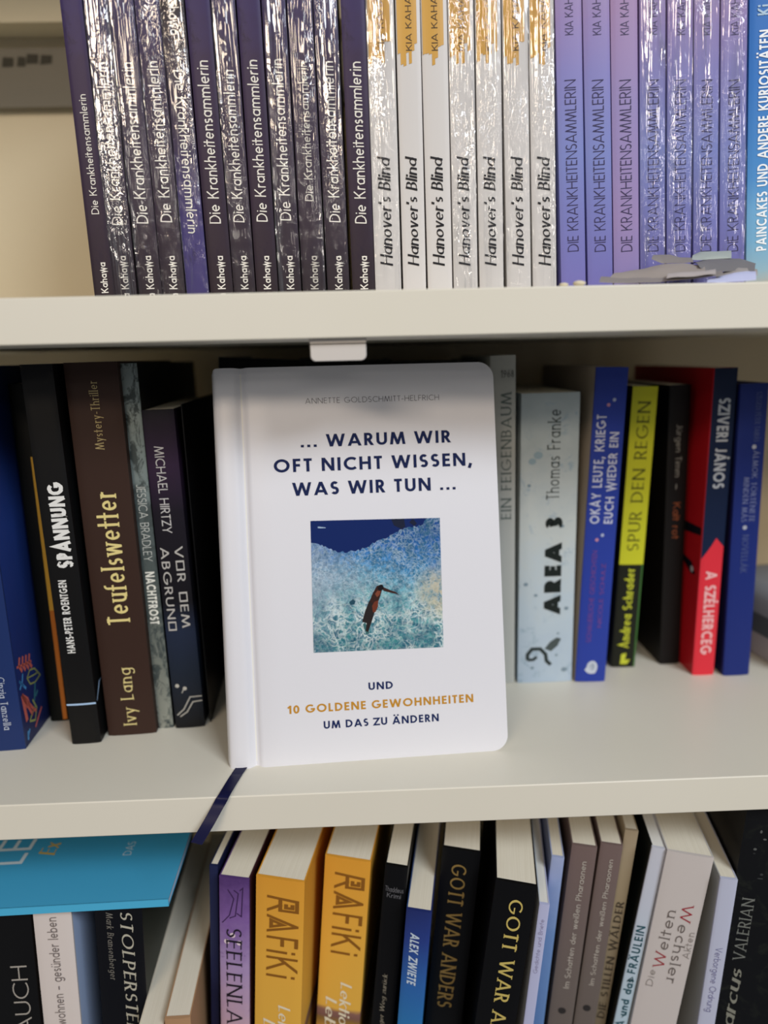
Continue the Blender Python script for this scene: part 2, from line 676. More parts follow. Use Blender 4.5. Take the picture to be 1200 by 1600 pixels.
  'texts': [('besser wohnen – gesünder leben', 'sans', '#7a706c', 'up', 0.07629, 0.16608, 0.00999, 0.0054)],
  'look': 'offwhite',
  'd': 0.13,
  'bluefront': True,
  'label': 'white paperback with pale blue front cover under the turquoise book',
  'seed': 91},
 {'name': 'paperback_book',
  'loc': (-0.15918, 0.00991, -0.24088),
  'yaw': 0.04,
  'lean': 0.045,
  'w': 0.0247,
  'h': 0.17104,
  'texts': [('STOLPERSTEINE', 'serifi', '#b9b5a4', 'down', 0.16797, 0.07708, 0.01661, 0.00654), ('Mark Bransenberger', 'serifi', '#77746c', 'down', 0.16834, 0.12494, 0.00755, 0.00352)],
  'look': 'blacknavy',
  'd': 0.135,
  'label': 'black paperback with slanted cream serif title under the turquoise book',
  'seed': 92},
 {'name': 'paperback_book',
  'loc': (-0.13191, -0.0096, -0.24162),
  'yaw': 0.04,
  'lean': 0.03,
  'w': 0.013,
  'h': 0.11166,
  'texts': [],
  'look': 'cream',
  'd': 0.15,
  'label': 'short cream paperback with bare page tops, left one of the two low books',
  'seed': 93},
 {'name': 'paperback_book',
  'loc': (-0.11781, -0.00747, -0.24161),
  'yaw': 0.04,
  'lean': 0.03,
  'w': 0.01341,
  'h': 0.11665,
  'texts': [],
  'look': 'tan',
  'd': 0.15,
  'label': 'short tan paperback with bare page tops, right one of the two low books',
  'seed': 94},
 {'name': 'paperback_book',
  'loc': (-0.10457, 0.02563, -0.24169),
  'yaw': -0.13,
  'lean': 0.06761,
  'w': 0.00474,
  'h': 0.1841,
  'texts': [],
  'look': 'navyplain',
  'd': 0.13,
  'label': 'very thin dark navy booklet left of the purple book',
  'seed': 95},
 {'name': 'paperback_book',
  'loc': (-0.09714, 0.01819, -0.24093),
  'yaw': -0.15,
  'lean': 0.06424,
  'w': 0.01678,
  'h': 0.1823,
  'texts': [('SEELENLAND', 'serif', '#1f1a24', 'down', 0.15029, 0.06491, 0.00839, 0.00906)],
  'look': 'lilacfade',
  'd': 0.12,
  'flowers': True,
  'label': 'purple fading to lilac paperback with black serif title and three pale dots',
  'seed': 96},
 {'name': 'paperback_book',
  'loc': (-0.07793, 0.01551, -0.24008),
  'yaw': -0.17,
  'lean': 0.07183,
  'w': 0.02675,
  'h': 0.18355,
  'texts': [('RAFiKi', 'rafiki', '#8a5a1e', 'down', 0.17299, 0.12044, 0.01391, 0.01766),
            ('Lektion des', 'script', '#e6dcc0', 'down', 0.10186, 0.04759, 0.01659, 0.00696),
            ('Lebens', 'script', '#e6dcc0', 'down', 0.09129, 0.05034, 0.00803, 0.00696)],
  'look': 'rafiki',
  'd': 0.125,
  'label': 'thick yellow-orange paperback with brown angular title, left one of the pair',
  'seed': 97,
  'group': 'yellow-orange paperbacks on the lower shelf'},
 {'name': 'paperback_book',
  'loc': (-0.04454, 0.02989, -0.23971),
  'yaw': -0.17,
  'lean': 0.08867,
  'w': 0.02589,
  'h': 0.18342,
  'texts': [('RAFiKi', 'rafiki', '#8a5a1e', 'down', 0.17419, 0.11998, 0.01346, 0.01709),
            ('Lektion des', 'script', '#e6dcc0', 'down', 0.1008, 0.0419, 0.01605, 0.00673),
            ('Lebens', 'script', '#e6dcc0', 'down', 0.08899, 0.04477, 0.00777, 0.00673)],
  'look': 'rafiki',
  'd': 0.125,
  'label': 'thick yellow-orange paperback with brown angular title, right one of the pair',
  'seed': 98,
  'group': 'yellow-orange paperbacks on the lower shelf'},
 {'name': 'paperback_book',
  'loc': (-0.01317, 0.02232, -0.24075),
  'yaw': -0.17,
  'lean': 0.09936,
  'w': 0.01265,
  'h': 0.18365,
  'texts': [('Thaddeus', 'sans', '#6c6c70', 'flat', 0.17044, 0.16711, 0.00632, 0.00152),
            ('Krimi', 'sans', '#6c6c70', 'flat', 0.16628, 0.16335, 0.00632, 0.00152),
            ('Mein langer Weg zurück', 'script', '#8b8576', 'up', 0.05749, 0.11237, 0.00569, 0.00278)],
  'look': 'blackplain',
  'd': 0.12,
  'label': 'thin black paperback between the right yellow-orange book and the blue one',
  'seed': 99},
 {'name': 'paperback_book',
  'loc': (0.00196, 0.01, -0.24087),
  'yaw': -0.17,
  'lean': 0.08277,
  'w': 0.01375,
  'h': 0.16442,
  'texts': [('ALEX ZWIETE', 'boldi', '#c2d0de', 'down', 0.15031, 0.11612, 0.00577, 0.00495)],
  'reddots': True,
  'look': 'bluefade',
  'd': 0.13,
  'label': 'small blue paperback with white slanted capitals between two black books',
  'seed': 100},
 {'name': 'paperback_book',
  'loc': (0.02067, 0.03159, -0.24003),
  'yaw': -0.17,
  'lean': 0.09274,
  'w': 0.0213,
  'h': 0.18481,
  'texts': [('GOTT WAR ANDERS', 'serifb', '#8a713f', 'down', 0.17538, 0.07697, 0.01023, 0.00895)],
  'look': 'blackplain',
  'd': 0.135,
  'label': 'black paperback with dull gold title, left one of the two black and gold books',
  'seed': 101},
 {'name': 'paperback_book',
  'loc': (0.0421, 0.00524, -0.23957),
  'yaw': -0.17,
  'lean': 0.11247,
  'w': 0.02164,
  'h': 0.18472,
  'texts': [('GOTT WAR ANDERS', 'serifb', '#c9b566', 'down', 0.17495, 0.05713, 0.01212, 0.00779)],
  'look': 'blackplain',
  'd': 0.135,
  'label': 'black paperback with bright gold title, right one of the two black and gold books',
  'seed': 102},
 {'name': 'paperback_book',
  'loc': (0.07054, 0.00193, -0.24155),
  'yaw': -0.17,
  'lean': 0.08718,
  'w': 0.00529,
  'h': 0.17219,
  'texts': [('Gedichte und Briefe', 'thin', '#8c86a6', 'up', 0.12853, 0.16308, 0.00265, 0.00212)],
  'look': 'lavender',
  'd': 0.12,
  'label': 'very thin pale lavender booklet beside the bright gold titled black book',
  'seed': 103},
 {'name': 'paperback_book',
  'loc': (0.08452, 0.02585, -0.24149),
  'yaw': -0.17,
  'lean': 0.075,
  'w': 0.00698,
  'h': 0.18098,
  'texts': [],
  'look': 'skyblue',
  'd': 0.12,
  'label': 'slim pale blue paperback left of the two grey-brown books',
  'seed': 104},
 {'name': 'paperback_book',
  'loc': (0.0952, 0.02897, -0.24088),
  'yaw': -0.17,
  'lean': 0.08148,
  'w': 0.01388,
  'h': 0.18548,
  'texts': [('Im Schatten der weißen Pharaonen', 'sans', '#b9b2a6', 'up', 0.08904, 0.17594, 0.00763, 0.00333)],
  'look': 'greybrown',
  'd': 0.12,
  'label': 'grey-brown paperback with light title, left one of the matching pair',
  'seed': 105,
  'group': 'grey-brown paperbacks on the lower shelf',
  'discz': 0.07264},
 {'name': 'paperback_book',
  'loc': (0.11069, 0.02918, -0.24097),
  'yaw': -0.17,
  'lean': 0.086,
  'w': 0.0121,
  'h': 0.18564,
  'texts': [('Im Schatten der weißen Pharaonen', 'sans', '#b9b2a6', 'up', 0.09025, 0.17637, 0.00666, 0.0029)],
  'look': 'greybrown',
  'd': 0.12,
  'label': 'grey-brown paperback with light title, right one of the matching pair',
  'seed': 106,
  'group': 'grey-brown paperbacks on the lower shelf',
  'discz': 0.07339},
 {'name': 'paperback_book',
  'loc': (0.12435, 0.03474, -0.24119),
  'yaw': -0.17,
  'lean': 0.094,
  'w': 0.00737,
  'h': 0.19002,
  'texts': [('DIE STILLEN WÄLDER', 'gothic', '#4b4236', 'up', 0.05872, 0.14264, 0.00393, 0.00437)],
  'look': 'beige',
  'd': 0.12,
  'label': 'thin beige paperback with dark lettering right of the grey-brown pair',
  'seed': 107},
 {'name': 'paperback_book',
  'loc': (0.13018, 0.02428, -0.24108),
  'yaw': -0.17,
  'lean': 0.1236,
  'w': 0.00749,
  'h': 0.1875,
  'texts': [('ANNA und das FRÄULEIN', 'wob', '#2c5560', 'up', 0.04673, 0.13602, 0.00374, 0.00464)],
  'look': 'palebluewhite',
  'd': 0.125,
  'darkback': True,
  'label': 'thin white paperback with dark teal hand lettering against the thick white one',
  'seed': 108},
 {'name': 'paperback_book',
  'loc': (0.13934, 0.02037, -0.23919),
  'yaw': -0.17,
  'lean': 0.11364,
  'w': 0.0247,
  'h': 0.18538,
  'texts': [('Wechsler', 'typew', '#6a625e', 'down', 0.15423, 0.10055, 0.0163, 0.00593),
            ('Welten', 'typew', '#6a625e', 'up', 0.109, 0.14912, 0.0084, 0.00593),
            ('Akten', 'typew', '#8d8682', 'up', 0.11831, 0.13662, 0.02174, 0.00371),
            ('Die', 'typew', '#8d8682', 'up', 0.09571, 0.10741, 0.00543, 0.00371)],
  'redW': True,
  'look': 'greywhite',
  'd': 0.13,
  'label': 'thick off-white leaning paperback with crossing typewriter words',
  'seed': 109},
 {'name': 'paperback_book',
  'loc': (0.17684, 0.00903, -0.24154),
  'yaw': -0.17,
  'lean': 0.052,
  'w': 0.00896,
  'h': 0.17577,
  'texts': [('Verborgene Ordnung', 'thin', '#6c6a96', 'down', 0.1319, 0.08858, 0.00448, 0.00359)],
  'look': 'bluishwhite',
  'd': 0.12,
  'label': 'slim bluish white paperback beside the black book at lower right',
  'seed': 110},
 {'name': 'hardback_book',
  'loc': (0.18792, 0.01276, -0.24006),
  'yaw': -0.17,
  'lean': 0.052,
  'w': 0.03751,
  'h': 0.21434,
  'texts': [('VALERIAN', 'serif', '#777a74', 'up', 0.11816, 0.15949, 0.00788, 0.00638), ('Marcus', 'script', '#86867a', 'up', 0.05564, 0.11297, 0.00788, 0.00713)],
  'look': 'blackgrain',
  'd': 0.13,
  'greymarks': True,
  'label': 'black book with grey serif name and script, rightmost on the lower shelf',
  'seed': 111}]
HERO = {'lines': [('ANNETTE GOLDSCHMITT-HELFRICH', 'light', '#4a4a52', 0.0491, 0.12183, 0.19415, 0.00299),
           ('... WARUM WIR', 'futura', '#18244e', 0.04573, 0.12758, 0.17075, 0.00677),
           ('OFT NICHT WISSEN,', 'futura', '#18244e', 0.03085, 0.13877, 0.15771, 0.00713),
           ('WAS WIR TUN ...', 'futura', '#18244e', 0.04018, 0.12899, 0.14485, 0.00713),
           ('UND', 'futura', '#1c2a58', 0.07671, 0.08999, 0.03794, 0.00411),
           ('10 GOLDENE GEWOHNHEITEN', 'futura', '#c08a2e', 0.03247, 0.13413, 0.02776, 0.00447),
           ('UM DAS ZU ÄNDERN', 'futura', '#1c2a58', 0.05164, 0.11454, 0.0185, 0.00418)],
 'loc': (-0.07762, 0.02391, 0.0),
 'photo': [(0.04786, 0.05993), (0.11872, 0.05891), (0.11954, 0.12978), (0.04915, 0.13108)],
 'tilt': -0.20944,
 'yaw': 0.0606}
RIBBON = [(-0.06762, 0.03491, 0.0012), (-0.07146, 0.02195, 0.0006), (-0.07391, 0.00925, 0.0007), (-0.07535, -0.0004, 0.00103), (-0.07818, -0.0022, -0.00337), (-0.08268, -0.006, -0.01018), (-0.08886, -0.0085, -0.01959)]
PAPERS = [([(0.10732, 0.01, 0.24408), (0.1195, 0.01, 0.24358), (0.13438, 0.01, 0.24379), (0.14992, 0.01, 0.24463), (0.1634, 0.01, 0.24596)],
  [(0.11519, 0.03, 0.2475), (0.1274, 0.03, 0.24678), (0.14246, 0.03, 0.24681), (0.15821, 0.03, 0.24772), (0.1718, 0.03, 0.24894)]),
 ([(0.1137, 0.016, 0.24558), (0.12507, 0.016, 0.24509), (0.13536, 0.016, 0.24566), (0.14565, 0.016, 0.2465), (0.15797, 0.016, 0.24801)],
  [(0.12648, 0.04, 0.25059), (0.13743, 0.04, 0.25224), (0.14833, 0.04, 0.25446), (0.15863, 0.04, 0.2546), (0.16834, 0.04, 0.25302)]),
 ([(0.13684, 0.008, 0.24495), (0.1422, 0.008, 0.24548), (0.14894, 0.008, 0.24547), (0.15428, 0.008, 0.24612), (0.15898, 0.008, 0.24641)],
  [(0.14319, 0.02, 0.2471), (0.14805, 0.02, 0.2474), (0.15434, 0.02, 0.2474), (0.15989, 0.02, 0.24795), (0.16441, 0.02, 0.24826)]),
 ([(0.15781, 0.022, 0.25099), (0.16147, 0.022, 0.24893), (0.16923, 0.022, 0.24865), (0.17626, 0.022, 0.24877), (0.18402, 0.022, 0.24875)],
  [(0.16595, 0.048, 0.25528), (0.17408, 0.048, 0.25739), (0.18161, 0.048, 0.25753), (0.18995, 0.048, 0.25708), (0.19834, 0.048, 0.25465)]),
 ([(0.164, 0.044, 0.2568), (0.16922, 0.044, 0.2567), (0.17443, 0.044, 0.25688), (0.17963, 0.044, 0.25706), (0.18372, 0.044, 0.25726)],
  [(0.17187, 0.06, 0.26041), (0.17487, 0.06, 0.26196), (0.18104, 0.06, 0.26242), (0.18725, 0.06, 0.26252), (0.1913, 0.06, 0.26251)]),
 ([(0.1423, 0.04, 0.25699), (0.14756, 0.04, 0.25509), (0.15272, 0.04, 0.25499), (0.1586, 0.04, 0.25502), (0.16301, 0.04, 0.25521)],
  [(0.1509, 0.058, 0.26026), (0.15316, 0.058, 0.26109), (0.15856, 0.058, 0.26099), (0.16252, 0.058, 0.25946), (0.16953, 0.058, 0.2586)]),
 ([(0.15425, 0.006, 0.24274), (0.16031, 0.006, 0.24262), (0.16568, 0.006, 0.24277), (0.17173, 0.006, 0.2429), (0.17641, 0.006, 0.24331)],
  [(0.16559, 0.024, 0.24473), (0.17042, 0.024, 0.24644), (0.17526, 0.024, 0.24788), (0.18085, 0.024, 0.24877), (0.18548, 0.024, 0.24855)]),
 ([(0.16499, 0.02, 0.24534), (0.17047, 0.02, 0.24688), (0.17527, 0.02, 0.24811), (0.17949, 0.02, 0.24796), (0.18452, 0.02, 0.2466)],
  [(0.17245, 0.034, 0.24744), (0.1774, 0.034, 0.2494), (0.18163, 0.034, 0.2511), (0.18601, 0.034, 0.25101), (0.1916, 0.034, 0.24967)])]
# ------------------------------------------------------------------ colours and materials
def lin(c):
    if isinstance(c, str):
        c = c.lstrip('#'); c = [int(c[i:i + 2], 16) / 255 for i in (0, 2, 4)]
        c = [x / 12.92 if x <= 0.04045 else ((x + 0.055) / 1.055) ** 2.4 for x in c]
    return (c[0], c[1], c[2], 1.0)
MATS = {}
def base_mat(name):
    m = bpy.data.materials.new(name); m.use_nodes = True
    nt = m.node_tree; b = nt.nodes['Principled BSDF']
    return m, nt, b
def plain(col, rough=0.5, spec=0.22, name=None):
    key = ('p', col, rough, spec)
    if key in MATS: return MATS[key]
    m, nt, b = base_mat(name or 'print_' + str(col).strip('#'))
    b.inputs['Base Color'].default_value = lin(col)
    b.inputs['Roughness'].default_value = rough
    b.inputs['Specular IOR Level'].default_value = spec
    MATS[key] = m
    return m
def N(nt, t, **k):
    n = nt.nodes.new(t)
    for a, v in k.items(): setattr(n, a, v)
    return n
def coords(nt, scale=(1, 1, 1), loc=(0, 0, 0), kind='Object', rot=(0, 0, 0)):
    tc = N(nt, 'ShaderNodeTexCoord'); mp = N(nt, 'ShaderNodeMapping')
    nt.links.new(tc.outputs[kind], mp.inputs[0])
    mp.inputs['Scale'].default_value = scale; mp.inputs['Location'].default_value = loc; mp.inputs['Rotation'].default_value = rot
    return mp.outputs[0]
def ramp(nt, fac, stops, interp='LINEAR'):
    r = N(nt, 'ShaderNodeValToRGB'); cr = r.color_ramp; cr.interpolation = interp
    while len(cr.elements) < len(stops): cr.elements.new(0.5)
    for e, (p, c) in zip(cr.elements, stops): e.position = p; e.color = lin(c)
    nt.links.new(fac, r.inputs[0])
    return r.outputs[0]
def noise_tex(nt, vec, scale=1, detail=4, rough=0.6, dist=0):
    n = N(nt, 'ShaderNodeTexNoise')
    n.inputs['Scale'].default_value = scale; n.inputs['Detail'].default_value = detail
    n.inputs['Roughness'].default_value = rough; n.inputs['Distortion'].default_value = dist
    nt.links.new(vec, n.inputs['Vector'])
    return n.outputs[0]
def mixc(nt, fac, a, b, mode='MIX'):
    m = N(nt, 'ShaderNodeMix', data_type='RGBA', blend_type=mode)
    for s, v in ((m.inputs[0], fac), (m.inputs[6], a), (m.inputs[7], b)):
        if hasattr(v, 'links') or hasattr(v, 'is_linked'): nt.links.new(v, s)
        elif isinstance(v, (int, float)): s.default_value = v
        else: s.default_value = lin(v)
    return m.outputs[2]
def math_n(nt, op, a, b=0.0, clamp=False):
    m = N(nt, 'ShaderNodeMath', operation=op, use_clamp=clamp)
    for s, v in ((m.inputs[0], a), (m.inputs[1], b)):
        if isinstance(v, (int, float)): s.default_value = v
        else: nt.links.new(v, s)
    return m.outputs[0]
def sep_z(nt, vec, axis=2):
    s = N(nt, 'ShaderNodeSeparateXYZ'); nt.links.new(vec, s.inputs[0]); return s.outputs[axis]
def graded(name, stops, h=0.2, nscale=60, namt=0.25, rough=0.45, stretch=(1, 1, 1), dark=None, thr=(0.5, 0.62), axis=2, spec=0.22):
    """printed colour running along the book, with a mottled print over it"""
    if name in MATS: return MATS[name]
    m, nt, b = base_mat(name)
    v = coords(nt)
    z = math_n(nt, 'DIVIDE', sep_z(nt, v, axis), h)
    n = noise_tex(nt, coords(nt, stretch), nscale, 5, 0.65, 0.3)
    zz = math_n(nt, 'ADD', z, math_n(nt, 'MULTIPLY', math_n(nt, 'SUBTRACT', n, 0.5), namt), True)
    c = ramp(nt, zz, stops)
    if dark:
        n2 = noise_tex(nt, coords(nt, stretch, (3, 1, 2)), nscale * 1.7, 6, 0.7, 0.8)
        f = ramp(nt, n2, [(thr[0], (0, 0, 0)), (thr[1], (1, 1, 1))])
        c = mixc(nt, f, c, dark)
    nt.links.new(c, b.inputs['Base Color'])
    b.inputs['Roughness'].default_value = rough
    b.inputs['Specular IOR Level'].default_value = spec
    MATS[name] = m
    return m
def paper_mat(name, c1, c2):
    if name in MATS: return MATS[name]
    m, nt, b = base_mat(name)
    n = noise_tex(nt, coords(nt, (2600, 25, 25)), 1, 2, 0.5)
    nt.links.new(mixc(nt, n, c1, c2), b.inputs['Base Color'])
    b.inputs['Roughness'].default_value = 0.8; b.inputs['Specular IOR Level'].default_value = 0.15
    MATS[name] = m
    return m
PAGES = paper_mat('page_paper', '#d8cfb8', '#efe9d8')
PAGES_WHITE = paper_mat('page_paper_white', '#dcdad2', '#f0efe8')
def lacquer():
    m, nt, b = base_mat('cream_lacquer')
    n = noise_tex(nt, coords(nt, (9, 9, 9)), 1, 3)
    nt.links.new(mixc(nt, n, '#ded9c8', '#e3decf'), b.inputs['Base Color'])
    b.inputs['Roughness'].default_value = 0.38; b.inputs['Specular IOR Level'].default_value = 0.35
    return m
LACQUER = lacquer()
def film_mat():
    """crinkled shrink film: mostly see-through, glossy along its creases"""
    m = bpy.data.materials.new('shrink_film'); m.use_nodes = True; nt = m.node_tree
    for n in list(nt.nodes): nt.nodes.remove(n)
    out = N(nt, 'ShaderNodeOutputMaterial')
    oi = N(nt, 'ShaderNodeObjectInfo')
    tc = N(nt, 'ShaderNodeTexCoord')
    add = N(nt, 'ShaderNodeVectorMath', operation='ADD')
    sc = N(nt, 'ShaderNodeVectorMath', operation='SCALE'); sc.inputs[0].default_value = (1.0, 0.7, 2.3)
    nt.links.new(oi.outputs['Random'], sc.inputs['Scale'])
    nt.links.new(tc.outputs['Object'], add.inputs[0]); nt.links.new(sc.outputs[0], add.inputs[1])
    def mp(s, r=(0, 0, 0)):
        q = N(nt, 'ShaderNodeMapping'); q.inputs['Scale'].default_value = s; q.inputs['Rotation'].default_value = r
        nt.links.new(add.outputs[0], q.inputs[0]); return q.outputs[0]
    n1 = noise_tex(nt, mp((230, 60, 8), (0, 0.10, 0)), 1, 2, 0.5, 0.6)
    n2 = noise_tex(nt, mp((330, 150, 120), (0, -0.6, 0)), 1, 2, 0.5, 1.0)
    where = noise_tex(nt, mp((50, 30, 20)), 1, 2, 0.5)
    h = math_n(nt, 'ADD', math_n(nt, 'ABSOLUTE', math_n(nt, 'SUBTRACT', n1, 0.5)), math_n(nt, 'MULTIPLY', math_n(nt, 'ABSOLUTE', math_n(nt, 'SUBTRACT', n2, 0.5)), ramp(nt, where, [(0.46, (0, 0, 0)), (0.70, (0.6, 0.6, 0.6))])))
    bump = N(nt, 'ShaderNodeBump'); bump.inputs['Strength'].default_value = 1.0; bump.inputs['Distance'].default_value = 0.0024
    nt.links.new(h, bump.inputs['Height'])
    g = N(nt, 'ShaderNodeBsdfGlossy'); g.inputs['Roughness'].default_value = 0.10; g.inputs['Color'].default_value = (1, 1, 1, 1)
    nt.links.new(bump.outputs[0], g.inputs['Normal'])
    t = N(nt, 'ShaderNodeBsdfTransparent'); t.inputs[0].default_value = (0.98, 0.98, 0.98, 1)
    ridge = ramp(nt, math_n(nt, 'ABSOLUTE', math_n(nt, 'SUBTRACT', n1, 0.5)), [(0.0, (1, 1, 1)), (0.045, (0, 0, 0))])
    broad = ramp(nt, noise_tex(nt, mp((120, 30, 7)), 1, 2, 0.5), [(0.46, (0, 0, 0)), (0.60, (1, 1, 1))])
    f = math_n(nt, 'ADD', math_n(nt, 'MULTIPLY', math_n(nt, 'MULTIPLY', ridge, broad), 0.30), math_n(nt, 'ADD', math_n(nt, 'MULTIPLY', broad, 0.05), 0.045), True)
    mx = N(nt, 'ShaderNodeMixShader')
    nt.links.new(f, mx.inputs[0]); nt.links.new(t.outputs[0], mx.inputs[1]); nt.links.new(g.outputs[0], mx.inputs[2])
    nt.links.new(mx.outputs[0], out.inputs[0])
    return m
FILM = film_mat()

# ------------------------------------------------------------------ mesh building
class MB:
    def __init__(s): s.v = []; s.f = []; s.m = []; s.mats = []
    def mi(s, mat):
        if mat not in s.mats: s.mats.append(mat)
        return s.mats.index(mat)
    def face(s, pts, mat):
        b = len(s.v); s.v += [tuple(p) for p in pts]; s.f.append(tuple(range(b, b + len(pts)))); s.m.append(s.mi(mat))
    def grid(s, rows, mat, closed=False):
        b = len(s.v); n = len(rows[0]); k = s.mi(mat)
        for r in rows: s.v += [tuple(p) for p in r]
        for i in range(len(rows) - 1):
            for j in range(n if closed else n - 1):
                a = b + i * n + j; c = b + i * n + (j + 1) % n
                s.f.append((a, c, c + n, a + n)); s.m.append(k)
    def box(s, lo, hi, mat):
        x0, y0, z0 = lo; x1, y1, z1 = hi
        b = len(s.v); k = s.mi(mat)
        s.v += [(x0, y0, z0), (x1, y0, z0), (x1, y1, z0), (x0, y1, z0), (x0, y0, z1), (x1, y0, z1), (x1, y1, z1), (x0, y1, z1)]
        for q in ((0, 3, 2, 1), (4, 5, 6, 7), (0, 1, 5, 4), (1, 2, 6, 5), (2, 3, 7, 6), (3, 0, 4, 7)):
            s.f.append(tuple(b + i for i in q)); s.m.append(k)
    def prism(s, poly, z0, z1, mat):
        """closed outline in x,y extruded along z"""
        n = len(poly); b = len(s.v); k = s.mi(mat)
        s.v += [(x, y, z0) for x, y in poly] + [(x, y, z1) for x, y in poly]
        s.f.append(tuple(b + i for i in reversed(range(n)))); s.m.append(k)
        s.f.append(tuple(b + n + i for i in range(n))); s.m.append(k)
        for i in range(n):
            j = (i + 1) % n
            s.f.append((b + i, b + j, b + n + j, b + n + i)); s.m.append(k)
    def build(s, name, parent=None, smooth=None, bevel=0):
        me = bpy.data.meshes.new(name); me.from_pydata(s.v, [], s.f)
        for m in s.mats: me.materials.append(m)
        me.polygons.foreach_set('material_index', s.m)
        bm = bmesh.new(); bm.from_mesh(me)
        if bevel:
            bmesh.ops.remove_doubles(bm, verts=bm.verts, dist=1e-6)
        bm.to_mesh(me); bm.free()
        me.update()
        o = bpy.data.objects.new(name, me); COL.objects.link(o)
        if parent: o.parent = parent
        if bevel:
            md = o.modifiers.new('bevel', 'BEVEL'); md.width = bevel; md.segments = 2; md.limit_method = 'ANGLE'
        if smooth is not None: me.shade_smooth()
        if smooth: me.set_sharp_from_angle(angle=radians(smooth))
        return o
def tag(o, label, cat, group=None, kind=None):
    o['label'] = label; o['category'] = cat
    if group: o['group'] = group
    if kind: o['kind'] = kind
    return o
def empty(name, loc, rot=(0, 0, 0)):
    o = bpy.data.objects.new(name, None); o.empty_display_size = 0.02
    o.location = loc; o.rotation_euler = rot; COL.objects.link(o)
    return o

